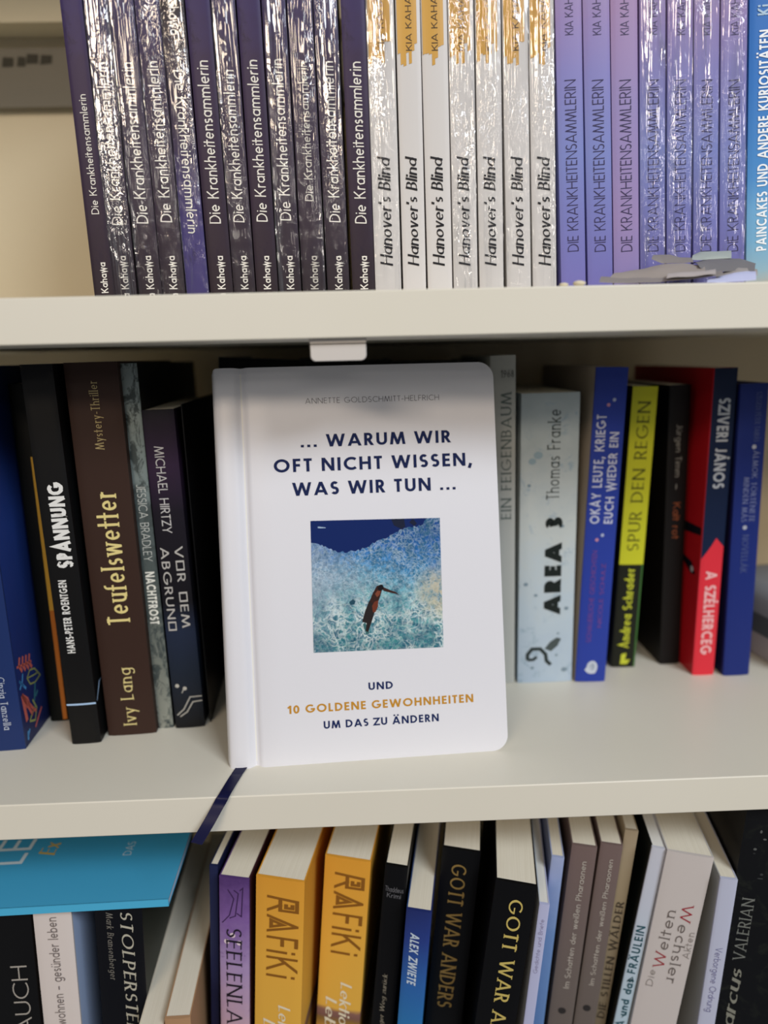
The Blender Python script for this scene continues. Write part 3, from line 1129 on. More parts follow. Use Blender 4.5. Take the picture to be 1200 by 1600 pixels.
# ------------------------------------------------------------------ lettering drawn as strokes
def arc(cx, cy, rx, ry, a0, a1, n=None):
    n = n or max(4, int(abs(a1 - a0) / 15))
    return [(cx + rx * cos(radians(a0 + (a1 - a0) * i / n)), cy + ry * sin(radians(a0 + (a1 - a0) * i / n))) for i in range(n + 1)]
def glyph(c, h):
    """centre lines of one letter, cap height 1, half stroke h -> (width, strokes)"""
    T = 1 - h; X = 0.66; k = h * 0.8; g = X - h
    def S(w, top, bot):
        r = (top - bot - 2 * h) / 4; rx = w / 2 - h; c1 = top - h - r; c2 = bot + h + r
        return arc(w / 2, c1, rx, r, 35, 270) + arc(w / 2, c2, rx, r, 90, -145)[1:]
    if c in 'ÄÖÜÁÉÓ':
        b = {'Ä': 'A', 'Ö': 'O', 'Ü': 'U', 'Á': 'A', 'É': 'E', 'Ó': 'O'}[c]; w, st = glyph(b, h)
        if c in 'ÄÖÜ': return w, st + [[(w / 2 - .2 - h, 1.16), (w / 2 - .2 + h, 1.16)], [(w / 2 + .2 - h, 1.16), (w / 2 + .2 + h, 1.16)]]
        return w, st + [[(w / 2, 1.08), (w / 2 + .14, 1.26)]]
    if c in 'äöüé':
        b = {'ä': 'a', 'ö': 'o', 'ü': 'u', 'é': 'e'}[c]; w, st = glyph(b, h)
        if c == 'é': return w, st + [[(w / 2 - .02, .76), (w / 2 + .12, .92)]]
        return w, st + [[(w / 2 - .15 - h, .86), (w / 2 - .15 + h, .86)], [(w / 2 + .15 - h, .86), (w / 2 + .15 + h, .86)]]
    D = {
     'A': (.86, [[(k, 0), (.43, 1), (.86 - k, 0)], [(.2, .29), (.66, .29)]]),
     'B': (.58, [[(h, 0), (h, 1)], [(h, T), (.28, T)] + arc(.28, (T + .53) / 2, .25 - h, (T - .53) / 2, 90, -90) + [(h, .53)], [(.28, .53)] + arc(.29, (h + .53) / 2, .29 - h, (.53 - h) / 2, 90, -90) + [(h, h)]]),
     'C': (.80, [arc(.5, .5, .5 - h, .5 - h, 48, 312)]),
     'D': (.78, [[(h, 0), (h, 1)], [(h, T), (.28, T)] + arc(.28, .5, .5 - h, .5 - h, 90, -90) + [(h, h)]]),
     'E': (.50, [[(h, 0), (h, 1)], [(h, T), (.5, T)], [(h, .51), (.47, .51)], [(h, h), (.5, h)]]),
     'F': (.48, [[(h, 0), (h, 1)], [(h, T), (.48, T)], [(h, .5), (.45, .5)]]),
     'G': (.96, [arc(.5, .5, .5 - h, .5 - h, 48, 352), [(.54, .44), (.97, .44)]]),
     'H': (.74, [[(h, 0), (h, 1)], [(.74 - h, 0), (.74 - h, 1)], [(h, .51), (.74 - h, .51)]]),
     'I': (2 * h, [[(h, 0), (h, 1)]]),
     'J': (.42, [[(.42 - h, 1), (.42 - h, .22)] + arc(.2, .22, .22 - h, .22 - h, 0, -150)]),
     'K': (.70, [[(h, 0), (h, 1)], [(.64, 1), (h + .04, .45)], [(.24, .60), (.70 - h * .6, 0)]]),
     'L': (.46, [[(h, 0), (h, 1)], [(h, h), (.46, h)]]),
     'M': (.98, [[(k, 0), (.20, 1), (.49, .06), (.78, 1), (.98 - k, 0)]]),
     'N': (.80, [[(h, 0), (h, 1)], [(h, 1), (.80 - h, 0)], [(.80 - h, 0), (.80 - h, 1)]]),
     'O': (1.0, [arc(.5, .5, .5 - h, .5 - h, 0, 360)]),
     'P': (.55, [[(h, 0), (h, 1)], [(h, T), (.27, T)] + arc(.27, (T + .44) / 2, .28 - h, (T - .44) / 2, 90, -90) + [(h, .44)]]),
     'Q': (1.0, [arc(.5, .5, .5 - h, .5 - h, 0, 360), [(.55, .35), (.95, 0)]]),
     'R': (.60, [[(h, 0), (h, 1)], [(h, T), (.27, T)] + arc(.27, (T + .47) / 2, .28 - h, (T - .47) / 2, 90, -90) + [(h, .47)], [(.27, .47), (.60 - h * .8, 0)]]),
     'S': (.54, [S(.54, 1, 0)]),
     'T': (.52, [[(.26, 0), (.26, 1)], [(0, T), (.52, T)]]),
     'U': (.70, [[(h, 1), (h, .35)] + arc(.35, .35, .35 - h, .35 - h, 180, 360) + [(.70 - h, 1)]]),
     'V': (.80, [[(k, 1), (.40, 0), (.80 - k, 1)]]),
     'W': (1.20, [[(k, 1), (.32, 0), (.60, .94), (.88, 0), (1.2 - k, 1)]]),
     'X': (.74, [[(k, 0), (.74 - k, 1)], [(k, 1), (.74 - k, 0)]]),
     'Y': (.74, [[(k, 1), (.37, .44), (.74 - k, 1)], [(.37, .44), (.37, 0)]]),
     'Z': (.64, [[(0.03, T), (.60, T), (.06, h), (.62, h)]]),
     'a': (.60, [arc(.31, .33, .31 - h, .33 - h, 0, 360), [(.60 - h, X), (.60 - h, 0)]]),
     'b': (.60, [arc(.29, .33, .31 - h, .33 - h, 0, 360), [(h, 1), (h, 0)]]),
     'c': (.50, [arc(.31, .33, .31 - h, .33 - h, 50, 310)]),
     'd': (.60, [arc(.31, .33, .31 - h, .33 - h, 0, 360), [(.60 - h, 1), (.60 - h, 0)]]),
     'e': (.60, [[(h, .33), (.60 - h, .33)], arc(.30, .33, .30 - h, .33 - h, 0, 315)]),
     'f': (.34, [arc(.31, .80, .17, .2 - h, 80, 180) + [(.14, 0)], [(-.04, g), (.36, g)]]),
     'g': (.60, [arc(.31, .33, .31 - h, .33 - h, 0, 360), [(.60 - h, X), (.60 - h, -.08)] + arc(.31, -.08, .29 - h, .24 - h, 0, -150)]),
     'h': (.54, [[(h, 1), (h, 0)], arc(.27, X - .27, .27 - h, .27 - h, 170, 0) + [(.54 - h, 0)]]),
     'i': (2 * h, [[(h, X), (h, 0)], [(h, .80), (h, .80 + 2 * h)]]),
     'j': (2 * h, [[(h, X), (h, -.2), (-.12, -.28)], [(h, .80), (h, .80 + 2 * h)]]),
     'k': (.50, [[(h, 1), (h, 0)], [(.46, X), (h, .26)], [(.2, .36), (.50 - h * .5, 0)]]),
     'l': (2 * h, [[(h, 1), (h, 0)]]),
     'm': (.86, [[(h, X), (h, 0)], arc(.24, X - .22, .24 - h, .22 - h, 170, 0) + [(.48 - h, 0)], arc(.65 - h, X - .22, .22, .22 - h, 170, 0) + [(.87 - h, 0)]]),
     'n': (.54, [[(h, X), (h, 0)], arc(.27, X - .27, .27 - h, .27 - h, 170, 0) + [(.54 - h, 0)]]),
     'o': (.62, [arc(.31, .33, .31 - h, .33 - h, 0, 360)]),
     'p': (.60, [arc(.29, .33, .31 - h, .33 - h, 0, 360), [(h, X), (h, -.3)]]),
     'q': (.60, [arc(.31, .33, .31 - h, .33 - h, 0, 360), [(.60 - h, X), (.60 - h, -.3)]]),
     'r': (.34, [[(h, X), (h, 0)], arc(.26, X - .26, .26 - h, .26 - h, 175, 65)]),
     's': (.40, [S(.40, X, 0)]),
     't': (.34, [[(.15, .92), (.15, 0)], [(-.07, g), (.38, g)]]),
     'u': (.54, [[(h, X), (h, .27)] + arc(.27, .27, .27 - h, .27 - h, 180, 360) + [(.54 - h, X)], [(.54 - h, X), (.54 - h, 0)]]),
     'v': (.52, [[(k, X), (.26, 0), (.52 - k, X)]]),
     'w': (.80, [[(k, X), (.21, 0), (.40, X), (.59, 0), (.80 - k, X)]]),
     'x': (.50, [[(k, 0), (.50 - k, X)], [(k, X), (.50 - k, 0)]]),
     'y': (.52, [[(k, X), (.27, .02)], [(.52 - k, X), (.14, -.3)]]),
     'ß': (.56, [[(h, 0), (h, .76)] + arc(.26, .76, .26 - h, .24 - h, 180, -80), [(.28, .53)] + arc(.30, .28, .26 - h, .28 - h, 80, -120)]),
     'z': (.46, [[(.02, g), (.43, g), (.05, h), (.45, h)]]),
     '0': (.62, [arc(.31, .5, .31 - h, .5 - h, 0, 360)]),
     '1': (.30, [[(.30 - h, 0), (.30 - h, 1)], [(.30 - h, 1 - h), (.02, .76)]]),
     '3': (.52, [arc(.25, .74, .25 - h, .26 - h, 150, -90) + arc(.25, .27, .27 - h, .27 - h, 90, -150)[1:]]),
     '6': (.60, [arc(.30, .31, .30 - h, .31 - h, 0, 360), [(.42, 1), (.05, .42)]]),
     '8': (.56, [arc(.28, .74, .24 - h, .26 - h, 0, 360), arc(.28, .27, .28 - h, .27 - h, 0, 360)]),
     '9': (.60, [arc(.30, .69, .30 - h, .31 - h, 0, 360), [(.18, 0), (.55, .58)]]),
     '.': (2.2 * h, [[(.1 * h, 1.1 * h), (2.1 * h, 1.1 * h)]]),
     ',': (2.2 * h, [[(1.5 * h, 2 * h), (.3 * h, -.18)]]),
     "'": (2 * h, [[(h, 1), (h * .7, .76)]]),
     '-': (.32, [[(0, .38), (.32, .38)]]), '–': (.5, [[(0, .36), (.5, .36)]]),
     '·': (2 * h, [[(0, .4), (2 * h, .4)]]),
    }
    return D.get(c, (.3, []))
def clip_band(poly, lo, hi):
    for sgn, lim in ((1, lo), (-1, -hi)):
        out = []
        for i in range(len(poly)):
            a, b = poly[i], poly[(i + 1) % len(poly)]
            da, db = sgn * a[1] - lim, sgn * b[1] - lim
            if da >= 0: out.append(a)
            if (da >= 0) != (db >= 0):
                t = da / (da - db); out.append((a[0] + (b[0] - a[0]) * t, a[1] + (b[1] - a[1]) * t))
        poly = out
        if len(poly) < 3: return []
    return poly
def ribbon(pts, width, band=None, ext=0):
    """quads of a stroke; width(dx, dy) gives the half width for a direction"""
    pts = [p for i, p in enumerate(pts) if i == 0 or math.hypot(p[0] - pts[i - 1][0], p[1] - pts[i - 1][1]) > 1e-7]
    closed = len(pts) > 3 and math.hypot(pts[0][0] - pts[-1][0], pts[0][1] - pts[-1][1]) < 1e-6
    if closed: pts = pts[:-1]
    n = len(pts); segs = []
    for i in range(n if closed else n - 1):
        a, b = pts[i], pts[(i + 1) % n]; d = (b[0] - a[0], b[1] - a[1]); l = math.hypot(*d) or 1e-9
        segs.append((d[0] / l, d[1] / l))
    L, R = [], []
    for i in range(n):
        if closed: s0, s1 = segs[i - 1], segs[i]
        else: s0 = segs[max(0, i - 1)]; s1 = segs[min(len(segs) - 1, i)]
        nx, ny = -(s0[1] + s1[1]), s0[0] + s1[0]; q = math.hypot(nx, ny)
        if q < 1e-6: nx, ny, q = -s1[1], s1[0], 1
        nx /= q; ny /= q
        cosn = max(0.17, nx * -s1[1] + ny * s1[0])
        w = (width(*s0) + width(*s1)) / 2 / cosn
        p = pts[i]
        if ext and not closed and i == 0: p = (p[0] - s1[0] * ext, p[1] - s1[1] * ext)
        if ext and not closed and i == n - 1: p = (p[0] + s0[0] * ext, p[1] + s0[1] * ext)
        L.append((p[0] + nx * w, p[1] + ny * w)); R.append((p[0] - nx * w, p[1] - ny * w))
    out = []
    for i in range(n if closed else n - 1):
        j = (i + 1) % n
        q = [R[i], R[j], L[j], L[i]]
        if band: q = clip_band(q, *band)
        if len(q) > 2: out.append(q)
    return out
STYLES = {
 'futura': dict(h=.098, track=.20), 'light': dict(h=.038, track=.20), 'sans': dict(h=.055, track=.13), 'thin': dict(h=.038, track=.14),
 'bold': dict(h=.095, track=.16), 'boldi': dict(h=.10, track=.16, shear=.25), 'cond': dict(h=.105, track=.14), 'rough': dict(h=.125, track=.10, jit=.022),
 'serif': dict(h=.062, track=.2, con=.45, serif=.10), 'serifb': dict(h=.08, track=.17, con=.48, serif=.10), 'serifi': dict(h=.07, track=.2, con=.55, serif=.09, shear=.22),
 'script': dict(h=.078, track=.07, con=.62, shear=.20), 'hand': dict(h=.056, track=.13, jit=.022, shear=.06), 'handb': dict(h=.075, track=.11, jit=.02),
 'tech': dict(h=.062, track=.2), 'black': dict(h=.145, track=.16), 'typew': dict(h=.045, track=.2, serif=.09), 'gothic': dict(h=.095, track=.14, con=.6, jit=.02),
 'wob': dict(h=.085, track=.17, jit=.03), 'rafiki': dict(h=.058, track=.2), }
def text_polys(s, style, seed=1):
    """polygons of a line of text: x scaled so the line runs 0..1, y in cap heights"""
    st = STYLES[style]; h = st['h']; rnd = random.Random(seed); x = 0; strokes = []
    for ch in s:
        if ch == ' ': x += (.22 if style == 'futura' else .34) + st['track']; continue
        w, gl = glyph(ch, h)
        if style == 'rafiki' and ch == 'R': w, gl = .72, [[(h, 0), (.16, 1 - h), (.66, 1 - h), (.66, .42), (.2, .42)], [(.40, .42), (.72, 0)], [(.32, .80), (.50, .80), (.50, .60), (.32, .60)]]
        if style == 'rafiki' and ch == 'A': w, gl = .84, [[(.05, 0), (.46, .97), (.80, 0)], [(.26, .14), (.42, .52), (.58, .14), (.26, .14)]]
        if style == 'tech' and ch in 'OD': w, gl = .72, [[(h, h), (h, 1 - h), (.72 - h, 1 - h), (.72 - h, h), (h, h)]]
        for pl in gl: strokes.append([(x + a, b) for a, b in pl])
        x += w + st['track']
    x -= st['track']; polys = []
    con = st.get('con', 0); sh = st.get('shear', 0); jit = st.get('jit', 0)
    def width(dx, dy):
        if not con: return h
        t = abs(dy)
        if dx * dy > 0 and abs(dx) > .15: t *= .55
        return h * (1 - con + con * t)
    for k, pl in enumerate(strokes):
        if jit: pl = [(a + rnd.uniform(-jit, jit), b + rnd.uniform(-jit, jit)) for a, b in pl]
        band = (0, 1) if pl and max(p[1] for p in pl) <= 1.001 and min(p[1] for p in pl) >= -.001 and not jit else None
        if band and max(p[1] for p in pl) <= .661: band = (0, .66)
        q = ribbon(pl, width, band, ext=h if (band and len(pl) < 6) and any(abs(pl[i][0] - pl[i + 1][0]) > .03 and abs(pl[i][1] - pl[i + 1][1]) > .03 for i in range(len(pl) - 1)) else 0)
        sf = st.get('serif', 0)
        if sf:
            for e in (pl[0], pl[-1]):
                for lim in (0, .66, 1):
                    if abs(e[1] - lim) < .012 and len(pl) < 20:
                        y0, y1 = (0, h * .7) if lim == 0 else (lim - h * .7, lim)
                        q.append([(e[0] - sf - h * .5, y0), (e[0] + sf + h * .5, y0), (e[0] + sf + h * .5, y1), (e[0] - sf - h * .5, y1)])
        for p in q: polys.append(([(a + b * sh, b) for a, b in p], k))
    xs = [a for p, _ in polys for a, _ in p]
    if not xs: return [], 1
    lo, hi = min(xs), max(xs)
    return [([((a - lo) / (hi - lo), b) for a, b in p], k) for p, k in polys], hi - lo

# ------------------------------------------------------------------ books
LIFT = 0.00014
def look(e):
    """materials of spine, right hand cover, left hand cover and pages"""
    k = e['look']; h = e['h']; pg = PAGES
    G = lambda nm, st, **q: graded(nm, st, h=h, **q)
    if k == 'night':
        s = G('night_print', [(0, '#2c2226'), (.35, '#35273a'), (.6, '#3a2c48'), (.85, '#3b3164'), (1, '#41386e')], nscale=45, namt=.3, dark='#241a2e', thr=(.55, .75)); r = l = s
    elif k == 'nightflip':
        s = G('night_print_upside_down', [(0, '#41386e'), (.2, '#453c74'), (.45, '#3a2c48'), (.75, '#2c2226'), (1, '#262024')], nscale=45, namt=.3, dark='#241a2e', thr=(.55, .75)); r = l = s
    elif k == 'white_gold': s = r = l = plain('#d3cfcb', .4); pg = PAGES_WHITE
    elif k == 'lilac': s = r = l = G('lilac_print', [(0, '#7670b2'), (.15, '#7878b8'), (.38, '#7c86c2'), (.58, '#8682bc'), (.72, '#9683b4'), (.9, '#9f90ae'), (1, '#9a97a0')], nscale=30, namt=.12)
    elif k == 'pinklilac': s = r = l = G('pink_lilac_print', [(0, '#8a80b8'), (.2, '#9a86b4'), (.5, '#9587b8'), (.75, '#a286ae'), (.9, '#ab92ae'), (1, '#a09aa2')], nscale=30, namt=.15)
    elif k == 'beach': s = r = l = G('beach_print', [(0, '#b9a98c'), (.06, '#8fb0bd'), (.14, '#74aacb'), (.22, '#6ca6cf'), (.30, '#4a8cc8'), (.55, '#2d72bd'), (1, '#1f5aa8')], nscale=25, namt=.05)
    elif k == 'navy': s = plain('#1f3264', .4); r = l = G('navy_cover', [(0, '#1c2450'), (.2, '#22336e'), (.6, '#26408a'), (1, '#1c2c60')], nscale=20, namt=.1)
    elif k == 'greenblack': s = r = l = plain('#0b0c07', .5)
    elif k == 'black': s = r = l = plain('#0e0e0f', .45)
    elif k == 'blackplain': s = r = l = plain('#0a0a0c', .42)
    elif k == 'blacknavy': s = r = plain('#0b0c12', .45); l = s; r = plain('#1d241e', .5)
    elif k == 'blackbrown': s = r = l = plain('#110e0d', .5)
    elif k == 'brown': s = r = l = plain('#38261f', .5)
    elif k == 'frost': s = r = l = G('frost_print', [(0, '#8f9288'), (.2, '#777c74'), (.42, '#4f5856'), (.62, '#525c5c'), (.72, '#7e8a88'), (1, '#8c9896')], nscale=70, namt=.3, dark='#454d4c', thr=(.48, .58), stretch=(1.4, 1, .8)); r = plain('#121514', .5)
    elif k == 'violetnight': s = r = l = G('violet_night', [(0, '#121316'), (.2, '#1c2534'), (.32, '#222b40'), (.42, '#141318'), (.7, '#1a1620'), (.84, '#33223a'), (.95, '#241a2a'), (1, '#15131a')], nscale=25, namt=.08)
    elif k == 'palegrey': s = r = l = plain('#b4b6b0', .6); pg = PAGES_WHITE
    elif k == 'icy': s = G('icy_print', [(0, '#aebfcf'), (.25, '#b9c8d2'), (.55, '#c3cac8'), (.8, '#b4bfc2'), (1, '#a9b5b8')], nscale=55, namt=.5, dark='#8fa6b6', thr=(.58, .72)); r = l = s
    elif k == 'royal': s = r = plain('#2b3f9b', .45); l = plain('#b6a896', .6)
    elif k == 'yellowblack': s = plain('#1b1d14', .5); r = plain('#1d2a18', .5); l = plain('#15160f', .5)
    elif k == 'rednavy': s = plain('#d8323f', .4); r = l = plain('#b3161f', .4)
    elif k == 'deepblue': s = plain('#1c2c72', .45); r = plain('#1a2862', .5); l = plain('#121a40', .5)
    elif k == 'offwhite': s = plain('#d9cfc9', .5); r = plain('#b9cdf0', .5); l = plain('#d9cfc9', .5); pg = PAGES_WHITE
    elif k == 'cream': s = r = l = plain('#ded3bd', .6)
    elif k == 'tan': s = r = l = plain('#b08a66', .6)
    elif k == 'blackfloor': s = r = l = plain('#09090b', .6)
    elif k == 'navyplain': s = plain('#20264a', .5); r = l = s
    elif k == 'lilacfade': s = G('lilac_fade', [(0, '#b597a4'), (.45, '#c2a4b4'), (.68, '#a78fbb'), (.86, '#7d5c9c'), (1, '#553a72')], nscale=60, namt=.2, dark='#6a4a86', thr=(.6, .7)); r = plain('#43222a', .5); l = s
    elif k == 'rafiki': s = r = l = G('savanna_print', [(0, '#7a5a2c'), (.25, '#a0722c'), (.36, '#c48f3e'), (.395, '#8a6a34'), (.41, '#7e5a50'), (.43, '#8a6358'), (.445, '#e2b048'), (.7, '#e5ad44'), (1, '#dd9c36')], nscale=70, namt=.035, stretch=(.6, .6, 2))
    elif k == 'bluefade': s = r = G('blue_fade', [(0, '#2f7fae'), (.45, '#2f7cb4'), (.72, '#2f62a8'), (.88, '#2a3f86'), (1, '#24306a')], nscale=30, namt=.08); l = plain('#2a4a80', .5); pg = PAGES
    elif k == 'lavender': s = r = plain('#b8bcdc', .5); l = plain('#cdd2d6', .5); pg = PAGES_WHITE
    elif k == 'skyblue': s = r = l = G('sky_print', [(0, '#4f78ac'), (.7, '#6f90c0'), (.9, '#93a4cc'), (1, '#a2add0')], nscale=40, namt=.25)
    elif k == 'greybrown': s = r = l = G('grey_brown_print', [(0, '#625b54'), (.5, '#6b615b'), (1, '#75635f')], nscale=20, namt=.1)
    elif k == 'beige': s = r = l = G('birch_print', [(0, '#6f6655'), (.4, '#8d8068'), (.8, '#a39376'), (1, '#aa9a80')], nscale=60, namt=.2)
    elif k == 'palebluewhite': s = G('pale_blue_print', [(0, '#a8c6d2'), (.6, '#bccbd6'), (.8, '#c3c8d4'), (1, '#c6c8d2')], nscale=20, namt=.1); r = s; l = plain('#0a1210', .5); pg = PAGES_WHITE
    elif k == 'greywhite': s = plain('#c9c1bc', .5); r = l = plain('#c2c0be', .5)
    elif k == 'bluishwhite': s = r = plain('#bcc0d4', .5); l = plain('#a6a6a2', .5); pg = PAGES
    elif k == 'blackgrain': s = r = l = G('black_grain', [(0, '#0d0e11'), (1, '#101113')], nscale=50, namt=.3, dark='#22251f', thr=(.52, .75))
    else: s = r = l = plain('#808080')
    return s, r, l, pg

def leaf_shapes(add, y0, y1, z0, z1):
    """coral fern, pale leaf and blue sprigs near the foot of the cover"""
    W = y1 - y0; Hh = z1 - z0
    def q(u, v): return (y0 + u * W, z0 + v * Hh)
    def line(pts, w, col): 
        for p in ribbon([q(*t) for t in pts], lambda a, b: w): add(p, plain(col, .5))
    coral, pale, blue = '#c9665a', '#9aa05e', '#4f95cf'
    line([(.0, .93), (.62, .84)], .0007, coral)
    for i in range(4):
        u = .1 + .14 * i; v = .92 - .022 * i
        line([(u, v), (u + .06, v + .09)], .0011, coral); line([(u, v), (u + .10, v - .09)], .0011, coral)
    line([(.35, .70), (.50, .76), (.72, .72), (.92, .58), (.66, .56), (.45, .60), (.35, .70)], .0005, pale)
    line([(.35, .70), (.62, .66), (.80, .64)], .0004, pale)
    for i in range(4): line([(.05, .58), (.16 + .1 * i, .45 - .10 * i + .12 * (i % 2)), (.20 + .12 * i, .38 - .05 * i)], .0010, coral)
    line([(.06, .58), (.09, .40), (.12, .24)], .0016, coral)
    for i in range(3): line([(.02, .76), (.10 + .08 * i, .70 - .05 * i)], .0008, blue)
    line([(.0, .66), (.14, .72), (.20, .80)], .0007, blue)
    line([(.22, .20), (.45, .14), (.58, .26), (.45, .40)], .0006, pale); line([(.22, .20), (.50, .30)], .0006, pale)
    line([(.52, .36), (.66, .56)], .0007, '#3f7f86'); line([(.60, .40), (.72, .44)], .0007, '#3f7f86')
    line([(.06, .02), (.10, .12)], .0010, blue); line([(.08, .06), (.18, .12)], .0008, blue)
    line([(.42, .06), (.62, .14), (.80, .20)], .0007, coral)

def make_book(e):
    w, h, d = e['w'], e['h'], e['d']; hard = e.get('hard', False)
    root = empty(e['name'], e['loc'], (0, e['lean'], e['yaw']))
    tag(root, e['label'], 'book', e.get('group'))
    ms, mr, ml, mp = look(e)
    tc = .0018 if hard else .0006
    tc = min(tc, w * .22)
    bul = min(.0004, w * .03)
    # spine: gently rounded strip
    mb = MB(); n = 10
    prof = []
    for i in range(n + 1):
        x = w * i / n; q = 2 * x / w - 1
        prof.append((x, -bul * (1 - q * q) + (bul * .9 if i in (0, n) else 0)))
    mb.prism(prof + [(w, tc + .001), (0, tc + .001)], 0, h, ms)
    def spine_y(x): q = 2 * x / w - 1; return -bul * (1 - q * q) - LIFT
    cnt = [0]
    def on_spine(poly, mat):
        cnt[0] += 1; o = cnt[0] % 40 * 3e-7
        mb.face([(x, spine_y(x) - o, z) for x, z in poly], mat)
    def rect(x0, x1, z0, z1, col, nseg=6, **k):
        for i in range(nseg):
            a = x0 + (x1 - x0) * i / nseg; b = x0 + (x1 - x0) * (i + 1) / nseg
            on_spine([(a, z0), (b, z0), (b, z1), (a, z1)], plain(col, **k))
    def disc(cx, cz, rx, rz, col): on_spine([(cx + rx * cos(2 * pi * i / 16), cz + rz * sin(2 * pi * i / 16)) for i in range(16)], plain(col))
    rnd = random.Random(e.get('seed', 0))
    if e.get('gold'):       # brushed gold band behind the author's name
        gm = plain('#c9962f', .35, .6); zt, zb = h, e['texts'][1][4] - .002
        for i in range(7):
            a = w * (.04 + .115 * i); lowz = zb - .003 + rnd.uniform(-.002, .004) + (.006 if i > 4 else 0)
            on_spine([(a, lowz), (a + w * .118, lowz + .0005), (a + w * .118, zt), (a, zt)], gm)
    if e.get('stripe'): rect(w * .72, w * .96, .001, h * .35, '#c9762c'); rect(w * .72, w * .96, h * .35, h * .8, '#d9a83c'); 
    if e.get('glowline'): rect(0, w, h * .113, h * .118, '#a9c6e6')
    if e.get('circuit'):
        for pts in ([(.1, .045), (.35, .065), (.6, .105), (1, .105)], [(.2, .04), (.45, .055), (.68, .088), (1, .09)]):
            for p in ribbon([(a * w, b * h) for a, b in pts], lambda a, b: .0004): on_spine(p, plain('#a8a69e'))
        disc(w * .2, h * .145, .0012, .0012, '#b9b6ac'); disc(w * .45, h * .135, .0012, .0012, '#b9b6ac')
        for p in ribbon([(w * .42, h * .135), (w * .34, h * .12)], lambda a, b: .0003): on_spine(p, plain('#a8a69e'))
    if e.get('squid'):
        dk = plain('#2e3838', .5)
        for p in ribbon([(.17 * w, .085 * h), (.17 * w, .105 * h), (.25 * w, .125 * h), (.40 * w, .125 * h), (.50 * w, .105 * h), (.52 * w, .08 * h), (.60 * w, .065 * h)], lambda a, b: .0012): on_spine(p, dk)
        for p in ribbon([(.17 * w, .085 * h), (.28 * w, .086 * h), (.34 * w, .096 * h)], lambda a, b: .0010): on_spine(p, dk)
        on_spine([(.48 * w, .125 * h), (.60 * w, .115 * h), (.72 * w, .135 * h), (.78 * w, .16 * h), (.70 * w, .165 * h), (.58 * w, .15 * h)], plain('#4a5454'))
        for cx, cz, r in ((.72, .18, .0007), (.70, .10, .0008), (.26, .055, .001), (.12, .36, .0012), (.3, .32, .001), (.15, .7, .001), (.85, .045, .0016), (.86, .27, .0012), (.2, .78, .002), (.3, .8, .0024), (.75, .56, .001)):
            disc(cx * w, cz * h, r * 1.2, r, '#7d909c' if r < .002 else '#93a9b4')
    if e.get('emblem'):
        on_spine([(w * .52 + (.0036 + (.0016 if 10 <= i <= 15 else 0) * 1.0) * cos(2 * pi * i / 18), h * .05 + .0046 * sin(2 * pi * i / 18)) for i in range(18)], plain('#c4cbd6'))
        on_spine([(w * .52 + .0018 * cos(2 * pi * i / 12), h * .052 + .0026 * sin(2 * pi * i / 12)) for i in range(12)], plain('#9aa4b4'))
        for cx, cz in ((.45, .89), (.62, .905), (.38, .475), (.55, .49)): disc(cx * w, cz * h, .0011, .0011, '#c08aa0' if cx < .5 else '#aab4d0')
    if e.get('flame'):
        rect(0, w, h * .385, h * .999, '#c9cb2e'); rect(w * .93, w, 0, h * .385, '#3f6a34', 1)
        on_spine([(w * .35, h * .012), (w * .65, h * .012), (w * .78, h * .03), (w * .55, h * .028), (w * .6, h * .055), (w * .38, h * .05)], plain('#c3c93a'))
    if e.get('redcover'):
        nv = plain('#15223f', .4)
        bd = [(0, .40), (.2, .42), (.42, .445), (.62, .47), (.8, .455), (1, .44)]
        for (u0, f0), (u1, f1) in zip(bd, bd[1:]): on_spine([(w * u0, h * f0), (w * u1, h * f1), (w * u1, h), (w * u0, h)], nv)
    for z, v in e.get('dotsz', []): disc(w * v, z, .0014, .0014, '#a9aebc')
    if e.get('discz'): disc(w * .5, e['discz'], .0023, .0023, '#2e2b2a')
    if e.get('flowers'):
        for cx, cz in ((.45, .80), (.25, .775), (.68, .775)): disc(cx * w, cz * h, .0016, .0016, '#e2cfd8')
        for k in range(3):
            for p in ribbon([(w * (.1 + .25 * k), h * (.84 + .02 * k)), (w * (.35 + .2 * k), h * .87), (w * (.5 + .15 * k), h * (.93 + .02 * k)), (w * (.3 + .2 * k), h * .96)], lambda a, b: .0003): on_spine(p, plain('#3c2650'))
    if e.get('reddots'):
        for cz in (.19, .16, .24): disc(w * .45, h * cz + .02, .0008, .0014, '#b03a5a')
    if e.get('greymarks'):
        for k in range(26):
            a = rnd.uniform(.1, .95) * w; z = rnd.uniform(.78, .985) * h
            disc(a, z, rnd.uniform(.0004, .0016), rnd.uniform(.0003, .0010), rnd.choice(['#3a3c3c', '#5a5c5a', '#2c2e2e']))
        for p in ribbon([(w * .5, h * .86), (w * .7, h * .862), (w * .8, h * .87)], lambda a, b: .001): on_spine(p, plain('#7c7c7a'))
    for (s, sty, col, dr, z0, z1, v, H) in e['texts']:
        mat = plain(col, .45)
        polys, nat = text_polys(s, sty, e.get('seed', 0))
        mid = .5 if s.upper() == s else .42
        for k, (p, st) in enumerate(polys):
            if dr == 'up': q = [(v - (b - mid) * H, z0 + a * (z1 - z0)) for a, b in p]
            elif dr == 'down': q = [(v + (b - mid) * H, z0 + a * (z1 - z0)) for a, b in p]
            else:
                ch = abs(z0 - z1); L = nat * ch; L = min(L, w * .8); q = [(v - L / 2 + a * L, min(z0, z1) + b * ch) for a, b in p]
            q = [(min(max(x, 0), w), min(max(z, 0.0002), h)) for x, z in q]
            if len({(round(x, 6), round(z, 6)) for x, z in q}) < 3: continue
            m_ = plain('#9c2f3a', .45) if (e.get('redW') and st == 0 and s[0] == 'W') else mat
            mb.face([(x, spine_y(x) - .00012 - st * 6e-7, z) for x, z in q], m_)
